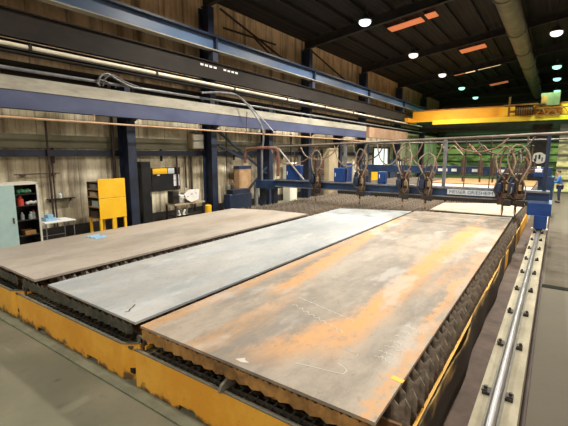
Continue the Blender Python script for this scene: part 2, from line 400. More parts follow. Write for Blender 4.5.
# upper blue runway beam
t = thing('blue_runway_beam', (-12.6, 20, 7.1), 'long steel-blue crane runway beam high on the left wall', 'runway beam')
MB().box(-12.72, -12.68, YB+.5, YE-.05, 7.26, 7.76).build('web', M['upblue'], t)
MB().box(-12.82, -12.5, YB+.5, YE-.05, 7.22, 7.26).build('lower_flange', M['dustwhite'], t)
MB().box(-12.85, -12.45, YB+.5, YE-.05, 7.76, 7.84).build('upper_flange', M['navy'], t)
for yy in YC[1:]:
    MB().box(-12.68, -12.49, yy-.05, yy+.05, 7.26, 7.76).build('stiffener', M['navy'], t)
    MB().box(-12.82, -12.60, yy-.16, yy+.16, 6.78, 7.22).build('bearing_block', M['navy'], t)
# dark belt pipe along the lower wall
t = thing('wall_duct', (-13.3, 10, 2.7), 'dark horizontal cable duct along the lower left wall', 'duct')
MB().box(-13.62, -13.46, YB+.2, D0-.5, 2.72, 2.94).build('casing', M['navy'], t)
for yy in (6.2, 10.5, 15, 19.3, 23.5): MB().box(-13.68, -13.60, yy-.03, yy+.03, 2.5, 3.0).build('bracket', M['dark'], t)
# vertical conduits on the wall
i = 0
for yy, z0, z1, r, lb in ((5.95, .4, 3.9, .035, 'above the white desk'), (6.12, .4, 2.7, .025, 'thinner one above the white desk'), (8.2, .4, 5.3, .06, 'thick one left of the nearest column'), (11.25, 1.3, 2.7, .04, 'above the white machine cover'), (11.72, 1.3, 2.7, .04, 'right of the machine cover'), (12.05, .4, 2.7, .05, 'left of the yellow bollard'), (14.2, 0.4, 4.0, .03, 'left of the brown board'), (19.9, .4, 4, .05, 'left of the left blue control box')):
    MBo = MB().cyl((-13.57 if z1 < 2.71 else -13.40, yy, z0), (-13.57 if z1 < 2.71 else -13.40, yy, z1), r, n=8)
    tag(MBo.build('conduit', M['rod'], None, True), 'dark vertical conduit on the left wall, ' + lb, 'conduit', 'wall conduits')
# upper wall bracing rods
for i, (ya, za, yb, zb, lb) in enumerate(((14.2, 9.55, 20.9, 7.9, 'long diagonal right of the first tall column'), (14.4, 8.75, 18.6, 8.9, 'nearly level one above the blue runway beam'), (16.7, 8.85, 19.0, 7.9, 'short steep one above the blue runway beam'), (22.0, 9.5, 29.2, 7.9, 'diagonal beyond the second tall column'))):
    tag(MB().bar((-13.6, ya, za), (-13.6, yb, zb), .07).build('brace_rod', M['rod']), 'thin dark bracing rod on the upper wall, ' + lb, 'brace', 'upper wall braces')
# lower bracing between columns 12.8 and 17.1
for i, (a, b, lb) in enumerate((((13.1, 3.9), (16.8, 1.75), 'falling from the second column'), ((13.2, 3.2), (15.0, 2.55), 'short stub below it'), ((15.2, .9), (16.85, 2.1), 'rising to the third column'))):
    tag(MB().bar((-12.95, a[0], a[1]), (-12.95, b[0], b[1]), .09).build('brace_bar', M['navy']), 'navy diagonal brace bar between the wall columns, ' + lb, 'brace', 'lower wall braces')

# ---------------------------------------------------------------- rooflights
def roof_hit(px, py):
    d = FW + RT*((px-284)/F) - UP*((py-213)/F)
    # CH + t dz = 11.55 + .13 * t dx   (left slope)
    t = (11.55-CH)/(d.z - .13*d.x); return CAMLOC + d*t
for i, (pa, pb, m, lb) in enumerate((((391, 27), (422, 14), 'glass_orange', 'orange one nearest, above the first white lamp'), ((427, 13), (437, 9), 'glass_orange', 'small dim orange one at the top'), ((461, 49), (486, 42), 'glass_orange', 'dull red-orange one left of the big duct'), ((453, 72), (464, 70), 'glass_orange', 'orange end piece of the lit pair'), ((465, 70), (474, 67), 'glass_pale', 'pale middle piece of the lit strip'), ((477, 66), (500, 61), 'glass_pale', 'longest pale one left of the big duct'), ((490, 83), (508, 79), 'glass_orange', 'farthest orange one beside the duct'))):
    a = roof_hit(*pa); b = roof_hit(*pb); yy = (a.y+b.y)/2; wd = .014*yy+.08
    o = MB(); x0, x1 = min(a.x, b.x), max(a.x, b.x)
    o.prism([(x0, roofz(x0)-.24), (x1, roofz(x1)-.24), (x1, roofz(x1)-.21), (x0, roofz(x0)-.21)], 'y', yy-wd, yy+wd)
    tag(o.build('window_%d' % (i+1), M[m]), kind='structure')

# ---------------------------------------------------------------- lamps
LW = (1.0, .92, .78)
lamp_list = []
lab = ['nearest, over the cutting tables', 'brightest at the top beside the rooflight', 'second one, pinkish white', 'third one, pinkish white', 'fourth one, greenish', 'farthest one, greenish']
for k in range(-1, 7):
    yy = 3.3+8.3*k
    if yy > 54: continue
    lamp_list.append((-8.8, yy, 9.5, 'L', k))
    lamp_list.append((-.66, yy-.4 if k != 4 else 38.3, 9.5, 'R', k))
    if k < 4: lamp_list.append((7.5, yy, 9.5, 'X', k))  # third row is unseen, added to fill the hall with light
mW = emis('white lamp face', (1.0, .86, .78), 2.6); mG = emis('green lamp face', (.40, 1.0, .76), 2.4); mB = emis('cool lamp face', (.86, .95, 1.0), 3.4)
POW = 500
for (lx, ly, lz, row, k) in lamp_list:
    green = (row == 'L' and ly > 42) or (row == 'R' and ly > 37)
    rown = {'L': 'left row', 'R': 'right row', 'X': 'unseen added fill row'}[row]
    t = thing('high_bay_lamp', (lx, ly, lz), '%s glowing round roof lamp, %s, number %d from the near end' % ('green' if green else 'white', rown, k+2), 'lamp', 'roof lamps')
    prof = MB().cyl((lx, ly, lz+.12), (lx, ly, lz+.42), .37, .12, n=16).cyl((lx, ly, lz+.42), (lx, ly, lz+.60), .10, n=10)
    prof.build('dome', M['lampdome'], t, True)
    MB().ball((lx, ly, lz+.06), .31, 1, 1, .62, n=16).build('lamp_globe', mG if green else (mB if (row == 'L' and k == 2) else mW), t, True)
    MB().cyl((lx, ly, lz+.6), (lx, ly, roofz(lx)), .02, n=6).build('stem', M['dark'], t)
    ld = bpy.data.lights.new('lamp_light', 'AREA'); ld.shape = 'DISK'; ld.size = .55; ld.spread = math.radians(160)
    ld.energy = POW * {-1: 1.0, 0: .70, 1: 2.0, 2: 3.0, 3: 2.6, 4: 1.5, 5: .9, 6: .7}[k] * (1.1 if row == 'L' else (1.15 if row == 'R' else 1.0)) * (.85 if green else 1)
    ld.color = (.55, 1, .50) if green else (LW if row != 'X' else (1, .9, .78))
    lo = bpy.data.objects.new('lamp_light', ld); lo.location = (0, 0, -.19); COL.objects.link(lo); lo.parent = t

# big round duct
t = thing('ventilation_duct', (-2.45, 20, 9.6), 'big round galvanised duct hanging along the roof', 'duct')
MB().cyl((-2.45, 2, 9.7), (-2.55, YE-.2, 9.7), .48, n=20).build('pipe', M['duct'], t, True)
for yy in (8, 14, 20, 26, 31, 36, 41, 46): MB().cyl((-2.5, yy, 9.7), (-2.5, yy+.12, 9.7), .53, n=20).build('joint_ring', M['duct'], t, True)
for yy in (12.8, 21.2, 29.7, 38.2): MB().cyl((-2.5, yy+.3, 10.15), (-2.5, yy+.3, roofz(2.5)-.02), .02, n=6).build('hanger', M['dark'], t)

# ================================================================ OVERHEAD CRANE
cy = 40.0
t = thing('overhead_crane', (-6, cy, 5.9), 'orange and yellow overhead travelling crane spanning the hall', 'crane')
MB().box(-12.3, 12.3, cy+.18, cy+.62, 5.98, 7.0).build('main_girder', M['crane'], t)
MB().box(-12.3, 12.3, cy+.10, cy+.70, 5.62+.32, 5.98).box(-10.2, 12.0, cy-.42, cy+.10, 5.60, 6.02).build('lower_box', M['crane_lit'], t)
MB().box(-12.35, 12.35, cy+.10, cy+.70, 7.0, 7.06).build('top_flange', M['crust'], t)
MB().box(-12.68, -12.30, cy-1.2, cy+1.6, 5.88, 6.30).build('end_truck', M['crane'], t)
for d in (-.9, 1.3): MB().cyl((-12.62, cy+d, 6.0), (-12.42, cy+d, 6.0), .165, n=16).build('wheel', M['dark'], t, True)
MB().box(-3.9, -3.75, cy-.35, cy-.25, 6.0, 7.7).box(-3.9, -1.4, cy-.5, cy+.0, 6.35, 6.5).build('trolley_frame', M['crust'], t)
MB().cyl((-3.3, cy-.9, 6.45), (-2.0, cy-.9, 6.45), .38, n=16).build('hoist_drum', M['crust'], t, True)
for k in range(8): MB().cyl((-3.25+k*.17, cy-.9, 6.45), (-3.19+k*.17, cy-.9, 6.45), .42, n=14).build('drum_ring', M['dark'], t, True)
MB().box(-4.2, -1.7, cy-1.3, cy-.5, 6.83, 6.95).build('trolley_deck', M['crust'], t)
MB().box(-1.55, -.25, cy-.8, cy-.1, 6.75, 7.75).build('equipment_cabinet', M['duct'], t)
MB().box(-1.5, -1.1, cy-.9, cy-.8, 6.9, 7.5).build('motor', M['crust'], t)
tr = MB().bar((-1.8, cy-.95, 6.55), (9, cy-.95, 6.55), .07).bar((-1.8, cy-.95, 5.95), (9, cy-.95, 5.95), .07)
for k in range(14):
    xx = -1.8+k*.75; tr.bar((xx, cy-.95, 5.95), (xx+.375, cy-.95, 6.55), .05).bar((xx+.375, cy-.95, 6.55), (xx+.75, cy-.95, 5.95), .05)
tr.build('lattice_walkway', M['crust'], t)
tag(MB().box(-12.3, 12.3, 43.5, 43.9, 5.1, 5.75).build('cross_girder', M['dark']), 'black cross girder behind and below the orange crane', 'girder')

# ================================================================ CUTTING TABLES
ZT = .76        # slat tips
def slat_mesh(x0, x1, zt, name, pitch=.105, zb=.36, parent=None, m=None, yy=0.0, dep=.062):
    n = max(2, int((x1-x0)/pitch)); s = MB(); wob = [random.uniform(-.012, .012) for _ in range(n*2+2)]
    F_, B_ = [], []
    th = .006
    for i in range(n*2+1):
        xx = x0+(x1-x0)*i/(n*2); zz = zt-(dep+abs(wob[i])*dep*16 if i % 2 == 0 else 0)
        bow = yy+.018*math.sin(i*PI/2)
        F_.append((s.b.verts.new((xx, bow-th/2, zb)), s.b.verts.new((xx, bow-th/2, zz))))
        B_.append((s.b.verts.new((xx, bow+th/2, zb)), s.b.verts.new((xx, bow+th/2, zz))))
    for i in range(n*2):
        s.b.faces.new((F_[i][0], F_[i+1][0], F_[i+1][1], F_[i][1]))
        s.b.faces.new((B_[i][0], B_[i][1], B_[i+1][1], B_[i+1][0]))
        s.b.faces.new((F_[i][1], F_[i+1][1], B_[i+1][1], B_[i][1]))
    s.b.faces.new((F_[0][0], F_[0][1], B_[0][1], B_[0][0])); s.b.faces.new((F_[-1][0], B_[-1][0], B_[-1][1], F_[-1][1]))
    return s.build(name, m or M['slat'], parent)

def notched_panel(x0, x1, y0, y1, z1, notches, jag=.0):
    poly = [(x0, .0)]
    for c in notches: poly += [(c-.14, 0), (c-.13, .075), (c+.13, .075), (c+.14, 0)]
    poly += [(x1, 0), (x1, z1), (x0, z1)]
    return MB().prism(poly, 'y', y0, y1)

def cutting_table(x0, x1, y0, y1, label, notches, face, pitch=.195):
    t = thing('cutting_table', ((x0+x1)/2, y0, 0), label, 'cutting table', 'steel cutting tables')
    notched_panel(x0, x1-.19, y0, y0+.03, .475, notches).prism([(x1-.19, y0), (x1, y0+.13), (x1-.03, y0+.145), (x1-.20, y0+.03)], 'z', 0, .475).build('front_panel', M['yellow'], t)
    MB().box(x0, x1-.19, y0-.006, y0+.035, .475, .49).prism([(x1-.19, y0-.006), (x1+.004, y0+.128), (x1-.03, y0+.15), (x1-.20, y0+.035)], 'z', .475, .49).build('panel_rim', M['greysteel'], t)
    MB().box(x0, x0+.03, y0+.14, y1, 0, .47).build('side_panel', M['yellow'], t)
    MB().box(x1-.03, x1, y0+.14, y1, 0, .47).build('side_panel', M['yellow'], t)
    MB().box(x0, x1, y1, y1+.05, 0, .47).build('rear_panel', M['yellow'], t)
    MB().box(x0+.04, x1-.04, y0+.05, y1, .10, .16).build('slag_bed', M['pit'], t)
    # walk ledge grating
    gr = MB(); gy0, gy1 = y0+.05, y0+.33
    for yy in (gy0, gy0+.09, gy0+.18, gy1): gr.box(x0+.05, x1-.05, yy-.006, yy+.006, .42, .452)
    n = int((x1-x0)/.105)
    for i in range(n): gr.box(x0+.06+i*.105, x0+.075+i*.105, gy0, gy1, .43, .450)
    gr.build('grating', M['grate'], t)
    # front beam that carries the slats, then a toothed bar above it
    MB().box(x0+.05, x1-.05, y0+.345, y0+.375, .16, .62).build('support_beam', M['rust'], t)
    s = slat_mesh(x0+.06, x1-.06, ZT-.006, 'toothed_bar', .078, .595, t, face, y0+.075, .038)
    for k_ in range(4):
        xx_ = x0+.3+(x1-x0-.6)*k_/3; MB().box(xx_-.03, xx_+.03, y0+.09, y0+.345, .57, .60).build('bar_strut', M['rust'], t)
    s.location.z = 0
    MB().box(x0+.05, x0+.09, y0+.38, y1-.03, .16, .39).build('slat_rail', M['rust'], t)
    MB().box(x1-.09, x1-.05, y0+.38, y1-.03, .16, .39).build('slat_rail', M['rust'], t)
    ys = y0+.50; first = slat_mesh(x0+.03, x1-.025, ZT, 'slat', .105, .40, t, None, ys)
    k = 1
    alt = slat_mesh(x0+.03, x1-.025, ZT-.012, 'slat', .098, .40, t, None, ys+pitch)
    while ys+(k+1)*pitch < y1-.05 and k < 97:
        k += 1
        c = (first if k % 2 == 0 else alt).copy(); COL.objects.link(c); c.parent = t
        c.location = (random.uniform(-.012, .012), (k if k % 2 == 0 else k-1)*pitch+random.uniform(-.012, .012), random.uniform(-.012, .004))
    return t
TY0, TY1 = 2.525, 18.6
M['ochre'] = mat('ochre rusty bar', (0.16, 0.085, 0.035), (0.50, 0.28, 0.09), 4, .65)
cutting_table(-3.95, -.80, TY0, TY1, 'right-hand cutting table under the rust-streaked plate, yellow front panel', (-3.05,), M['ochre'])
cutting_table(-7.22, -4.03, TY0+.0, TY1, 'middle cutting table under the pale grey plate, yellow front panel', (-6.42, -4.95), M['grate'])
cutting_table(-9.78, -7.30, TY0+.0, TY1, 'left-hand cutting table under the dull brown plates, yellow front panel', (-9.2, -8.2), M['grate'])
# loose pieces at the table fronts
tag(MB().prism([(2.47, .495), (2.80, .495), (2.76, .66), (2.50, .56)], 'x', -2.52, -2.49).build('bracket_plate', M['greysteel']), 'upright grey-green steel plate standing on the front ledge below the rusty plate', 'bracket')
for (xx, lb) in ((-3.99, 'between the middle and right yellow panels'), (-7.26, 'between the left and middle yellow panels')):
    tt = thing('corner_post', (xx, TY0+.06, 0), 'dark rusty steel post ' + lb, 'post', 'posts between yellow panels')
    MB().box(xx-.022, xx+.022, TY0+.13, TY0+.19, 0, .56).build('post', M['rust'], tt)
    MB().box(xx-.10, xx+.03, TY0+.13, TY0+.16, .50, .58).build('lug', M['greysteel'], tt)
# concrete kerb under the panels
tag(MB().box(-9.9, -.75, 2.36, 2.515, 0, .022).build('kerb_strip', mat('kerb concrete', (0.13, 0.14, 0.10), (0.20, 0.21, 0.15), 4, .8)), 'low grey-green concrete strip along the foot of the yellow panels', 'kerb')

# bent yellow guard along the right side
ug = MB(); N = 44; y0, y1 = 2.7, 15.2; rows = []
for i in range(N+1):
    yy = y0+(y1-y0)*i/N
    b = .035*math.sin(yy*1.7)+.025*math.sin(yy*3.9+1); zt = .56+.03*math.sin(yy*2.3)+random.uniform(-.012, .012)
    if 7.0 < yy < 8.4: zt -= .05
    xo = -.735+b*.5-.008*(yy-y0)
    rows.append([ug.b.verts.new(p) for p in ((xo+.00, yy, .0), (xo+.00, yy, .3), (xo-.01, yy, zt), (xo+.01, yy, zt+.012), (xo+.012, yy, .3), (xo+.012, yy, 0))])
for a, b in zip(rows, rows[1:]):
    for k in range(6): ug.b.faces.new((a[k], a[(k+1) % 6], b[(k+1) % 6], b[k]))
ug.b.faces.new(rows[0]); ug.b.faces.new(rows[-1][::-1])
gm = G('bent guard paint', .6); x, y, z = gm.xyz(); n1 = gm.noise(3, (1, .6, 1.5), 6)
M['guard'] = gm.done(gm.mix(gm.ramp(gm.math('ADD', gm.math('MULTIPLY', z, 1.1), n1), .98, 1.22), (0.030, 0.022, 0.016), (0.42, 0.27, 0.085)))  # darker towards the floor: dirt plus shade put into the colour
tag(MB().box(-.79, -.445, 1.5, 23, 0, .012).build('drain_strip', mat('rust brown floor strip', (0.05, 0.03, 0.022), (0.12, 0.075, 0.055), 2, .7)), 'dark rust-brown floor strip between the yellow guard and the concrete plinth', 'floor strip')
tag(ug.build('side_guard', M['guard'], None, True), 'bent scuffed yellow-brown guard sheet along the right side of the table', 'guard')

# ---------------------------------------------------------------- plates
def A(px, py, z=.80): p = at(px, py, Z=z); return (p.x, p.y)
ZP0, ZP1 = .768, .80
pr_quad = [(-3.86, 2.56), (-.955, 2.56), (-1.02, 14.15), (-3.98, 13.9)]
pa_, pb_, pc_, pd_ = A(284, 288), A(396, 219), A(334, 343), A(474, 228)
bA = (pa_[0], pa_[1], pb_[0], pb_[1]); bB = (pc_[0], pc_[1], pd_[0], pd_[1]); bl = A(285, 346); bl2 = A(350, 325)
M['plateR'] = plate_mat('rust streaked steel', (0.19, 0.165, 0.14), (0.37, 0.32, 0.265), (0.60, 0.30, 0.095),
    [(*bA, .26, .85), (*bB, .34, .95), (bl[0], bl[1]-.1, bl2[0], bl2[1]+.1, .42, .8), (-1.02, 2.4, -1.12, 8.0, .12, .7), (-3.80, 2.4, -3.86, 12, .22, .6)], .50, .40, 2.3, (0.46, 0.44, 0.42))
M['plateM'] = plate_mat('pale mill scale steel', (0.32, 0.35, 0.375), (0.46, 0.49, 0.515), (0.46, 0.40, 0.33), [], .40, .30, 5.1, (0.58, 0.60, 0.61))
M['plateL'] = plate_mat('dull brown grey steel', (0.30, 0.265, 0.23), (0.43, 0.385, 0.34), (0.38, 0.27, 0.18), [], .45, .35, 8.7)
M['plateE'] = mat('plate cut edge', (0.10, 0.06, 0.04), (0.20, 0.12, 0.07), 8, .6)
tp = thing('steel_plate', (-2.4, 8, ZP0), 'large rust-streaked steel plate on the right table', 'steel plate', 'plates lying on the tables')
o = MB().hplate(pr_quad, ZP0, ZP1).build('sheet', M['plateR'], tp)
def ribbon(pts, w, zz=ZP1+.0015):
    b = MB(); P = [Vector((p[0], p[1], 0)) for p in pts]
    for p, q in zip(P, P[1:]):
        d = (q-p); n = Vector((-d.y, d.x, 0)).normalized()*w/2
        vs = [b.b.verts.new((v.x, v.y, zz)) for v in (p+n, p-n, q-n, q+n)]; b.b.faces.new(vs)
        vs = [b.b.verts.new((v.x, v.y, zz-.001)) for v in (p+n, p-n, q-n, q+n)]; b.b.faces.new(vs[::-1])
    return b
def joinb(bs):
    out = MB()
    for b in bs:
        me = bpy.data.meshes.new('tmp'); b.b.to_mesh(me); out.b.from_mesh(me); b.b.free(); bpy.data.meshes.remove(me)
    return out
marks = []
for r in range(7):                       # rows of chalk tallies near the right edge
    for c in range(5):
        p0 = at(374+r*5.2+c*3.5+(c % 2), 359-r*5.0+c*1.7-3, Z=ZP1)
        dx, dy = random.uniform(.03, .06), random.uniform(-.02, .03)
        marks.append(ribbon([(p0.x, p0.y), (p0.x+dx*.5, p0.y+.03+dy), (p0.x+dx, p0.y)], .010))
for c in range(9):
    p0 = at(299+c*6, 297+c*2.6, Z=ZP1); q0 = at(303+c*6, 300+c*2.6, Z=ZP1)
    marks.append(ribbon([(p0.x, p0.y), (q0.x, q0.y+.03), (q0.x+.04, q0.y)], .009))
    p0 = at(292+c*5.5, 305+c*3.2, Z=ZP1); marks.append(ribbon([(p0.x, p0.y), (p0.x+.05, p0.y+.04), (p0.x+.09, p0.y-.01)], .009))
def pxline(pts, w): return ribbon([tuple(at(a, b, Z=ZP1)[:2]) for a, b in pts], w)
marks += [pxline([(296, 363), (314, 367), (330, 371), (343, 374), (347, 371), (344, 367), (338, 363)], .009), pxline([(338, 347), (345, 349), (352, 352), (358, 354), (357, 356)], .005), pxline([(333, 349), (341, 346), (345, 349)], .005)]
for mk in marks: mk.build('chalk_mark', M['chalk'], tp)
w0 = at(242, 360, Z=ZP1)
MB().prism([(w0.x-.07, w0.y-.02), (w0.x+.02, w0.y-.035), (w0.x+.09, w0.y+.0), (w0.x+.02, w0.y+.02), (w0.x, w0.y+.05), (w0.x-.03, w0.y+.015)], 'z', ZP1, ZP1+.001).build('white_blotch', M['chalk'], tp)
a0 = at(391.5, 377, Z=ZP1); a1 = at(403.5, 382, Z=ZP1)
MB().bar((a0.x, a0.y, ZP1+.0015), (a1.x, a1.y, ZP1+.0015), .06, .003).build('yellow_mark', M['paintmark'], tp)
tm = thing('steel_plate', (-5.2, 8, ZP0), 'long pale blue-grey steel plate on the middle table', 'steel plate', 'plates lying on the tables')
MB().hplate([(-6.30, 2.62), (-3.99, 2.58), (-4.06, 13.7), (-6.50, 12.9)], ZP0, ZP1).build('sheet', M['plateM'], tm)
joinb([pxline([(125, 312), (129, 311.5), (130, 309), (133, 307), (135, 304.5)], .022)]).build('burn_mark', M['brownmark'], tm)
tag(MB().hplate([(-8.03, 2.62), (-6.70, 2.60), (-6.72, 11.0), (-8.06, 11.0)], ZP0, ZP1+.008).build('steel_plate', M['plateL']), 'narrow brown-grey steel plate nearest the pale plate on the left table', 'steel plate', 'plates lying on the tables')
tag(MB().hplate([(-9.62, 2.62), (-8.05, 2.62), (-8.08, 11.1), (-9.75, 10.6)], ZP0, ZP1).build('steel_plate', M['plateL']), 'dull brown-grey steel plate on the left table, nearest the lockers', 'steel plate', 'plates lying on the tables')
tag(MB().hplate([(-3.66, 14.45), (-1.0, 14.45), (-.92, 18.3), (-3.7, 16.9)], ZP0, ZP1).build('steel_plate', mat('light tan plate', (0.34, 0.275, 0.21), (0.48, 0.40, 0.31), 1.2, .55)), 'light tan steel plate just behind the front gantry on the right table', 'steel plate', 'plates lying on the tables')
b = at(97, 236.5, Z=.81)
rg = MB()
for i in range(5):
    rg.box(b.x-.22+i*.09, b.x-.12+i*.09, b.y-.16+.03*(i % 2), b.y+.16-.04*(i % 3), .8005, .815+.006*(i % 2))
tag(rg.build('blue_rag', M['bluerag']), 'light blue folded rag lying on the far edge of the left plate', 'rag')

# rear table (second cutting field)
t = thing('rear_cutting_table', (-5, 23.5, 0), 'far cutting table behind the second gantry', 'cutting table')
MB().box(-12, -.8, 23.5, 23.55, 0, .6).build('front_panel', M['darkbrown'], t)
MB().box(-12, -.8, 23.55, 36, .2, .3).build('slag_bed', M['pit'], t)
MB().box(-12, -11.95, 23.55, 36, 0, .6).box(-.85, -.8, 23.55, 36, 0, .6).box(-12, -.8, 36, 36.05, 0, .6).build('side_panel', M['rust'], t)
s0 = slat_mesh(-11.9, -.9, .76, 'slat', .16, .4, t, None, 23.8)
for k in range(1, 38):
    c = s0.copy(); COL.objects.link(c); c.parent = t; c.location = (random.uniform(-.03, .03), k*.32, 0)
tag(MB().hplate([(-6.9, 24.2), (-1.1, 24.2), (-1.1, 28.2), (-7.0, 28.2)], .768, .80).build('steel_plate', mat('pinkish plate', (0.46, 0.36, 0.32), (0.60, 0.50, 0.46), 1.2, .5)), 'pinkish steel plate on the far table', 'steel plate', 'plates lying on the tables')
tag(MB().hplate([(-7.4, 29.0), (-1.1, 29.0), (-1.1, 35), (-7.4, 35)], .768, .80).build('steel_plate', mat('brown orange plate', (0.38, 0.19, 0.08), (0.55, 0.31, 0.15), 1.2, .6)), 'brown-orange steel plate farthest away on the far table', 'steel plate', 'plates lying on the tables')

# ================================================================ RAIL ON PLINTH
tag(MB().box(-.44, -.09, .6, 34, 0, .46).build('concrete_plinth', M['concrete']), 'long pale concrete plinth carrying the machine rail', 'plinth')
tag(MB().box(-.085, -.04, .6, 34, 0, .06).build('plinth_edging', M['rod']), 'low brown edging strip on the right of the concrete plinth', 'edging')
t = thing('machine_rail', (-.28, 6, .46), 'shiny round steel rail clamped along the concrete plinth', 'rail')
MB().box(-.345, -.215, .7, 34, .461, .475).build('rail_foot', M['greysteel'], t)
MB().box(-.30, -.26, .7, 34, .475, .50).cyl((-.28, .7, .525), (-.28, 34, .525), .040, n=14).build('rail_bar', M['rail'], t, True)
for k in range(-2, 22):
    yy = 4.05+1.2*k
    for sx in (-1, 1):
        xx = -.28+sx*.098
        cb = MB().box(xx-.034, xx+.034, yy-.055, yy+.055, .462, .492)
        cb.box(xx-.034-(.01 if sx < 0 else -.01), xx+.02-(.01 if sx < 0 else -.01), yy-.04, yy+.04, .49, .503)
        c = cb.build('clamp', M['clamp'], t)
        MB().cyl((xx+sx*.01, yy, .503), (xx+sx*.01, yy, .53), .018, n=6).build('bolt', M['clamp'], c)
# trench cover strip in the floor at the right
tag(MB().box(-.035, 6, 9.62, 9.85, .0, .008).build('floor_channel', mat('wet dark channel', (0.008, 0.009, 0.007), (0.02, 0.02, 0.015), 5, .9, spec=.1)), 'narrow dark floor channel crossing the floor at the right', 'channel')
tag(MB().box(.0, 6, 9.86, 17, .0, .006).build('floor_slab', mat('darker slab', (0.075, 0.066, 0.05), (0.115, 0.10, 0.078), 1.5, .85, spec=.15)), 'darker floor slab beyond the channel at the right', 'slab')

# ================================================================ GANTRIES
GY = 13.9
t = thing('gantry', (-.3, GY, .5), 'front blue cutting gantry spanning the three tables with a lettered plate', 'gantry')
MB().box(-10.2, -.10, GY, GY+.35, 1.36, 1.70).build('beam', M['gblue'], t)
MB().box(-10.2, -.10, GY-.03, GY, 1.64, 1.70).box(-10.2, -.10, GY-.03, GY, 1.36, 1.40).build('guide_rail', M['tube'], t)
MB().box(-.62, -.02, GY-.35, GY+.85, 1.0, 1.36).box(-.42, -.10, GY-.45, GY+1.0, .62, 1.0).build('end_carriage', M['gblue2'], t)
for d in (-.35, .85):
    MB().cyl((-.36, GY+d, .605+.03), (-.18, GY+d, .605+.03), .07, n=14).build('wheel', M['clamp'], t, True)
for xx in (-.44, -.08): MB().ball((xx, GY-.46, .62), .035).build('bumper', M['white'], t, True)
MB().box(-11.2, -10.2, GY-.15, GY+.6, 1.26, 1.62).build('left_end_box', M['gblue'], t)
MB().box(-11.1, -10.95, GY, GY+.3, 0, 1.26).box(-10.5, -10.35, GY+.1, GY+.4, 0, 1.26).build('left_leg', M['navy'], t)
MB().box(-11.25, -11.05, GY+.02, GY+.2, 1.62, 3.2).build('left_post', M['navy'], t)
MB().cyl((-11.6, GY+.2, 3.08), (.9, GY+.2, 3.42), .045, n=8).build('festoon_rail', M['festoon'], t, True)
for xx, m in ((-6.9, 'tube'), (-3.15, 'tube'), (-.25, 'gdark')):
    MB().box(xx-.05, xx+.05, GY+.15, GY+.25, 1.7, 3.06+(xx+11.6)*.0272).build('post', M[m], t)
MB().bar((-10.1, GY+.1, 3.05), (-8.7, GY+.0, 1.72), .045).build('stay_bar', M['dustwhite'], t)
for xx0, xx1, z0, z1 in ((-9.7, -8.95, 1.70, 2.32), (-7.35, -6.85, 1.70, 2.25), (-5.5, -5.2, 1.70, 2.15)):
    bx = MB().box(xx0, xx1, GY+.10, GY+.34, z0, z1, bev=.02).build('control_box', M['gblue2'], t)
    MB().box(xx0+.06, xx0+.09, GY+.09, GY+.10, z0+.2, z0+.35).build('latch', M['white'], bx)
lp = MB().box(-2.96, -1.52, GY-.045, GY-.031, 1.46, 1.63).build('name_plate', M['sign'], t)
lp['label'] = 'pale plate with dark lettering'
tc = bpy.data.curves.new('letters', 'FONT'); tc.body = 'MESSER GRIESHEIM'; tc.size = .155; tc.extrude = .002; tc.align_x = 'CENTER'; tc.align_y = 'CENTER'
to = bpy.data.objects.new('letters_tmp', tc); COL.objects.link(to); bpy.context.view_layer.update()
me = bpy.data.meshes.new_from_object(to.evaluated_get(bpy.context.evaluated_depsgraph_get())); bpy.data.objects.remove(to)
wmax = max(v.co.x for v in me.vertices)-min(v.co.x for v in me.vertices); sc_ = 1.30/wmax
R_ = Matrix.Rotation(PI/2, 4, 'X')
for v in me.vertices: v.co = R_ @ Vector((v.co.x*sc_, v.co.y*1.0, v.co.z)) + Vector((-2.24, GY-.048, 1.545)) - t.location
me.materials.clear(); me.materials.append(M['letter']); lo = bpy.data.objects.new('lettering', me); COL.objects.link(lo); lo.parent = lp

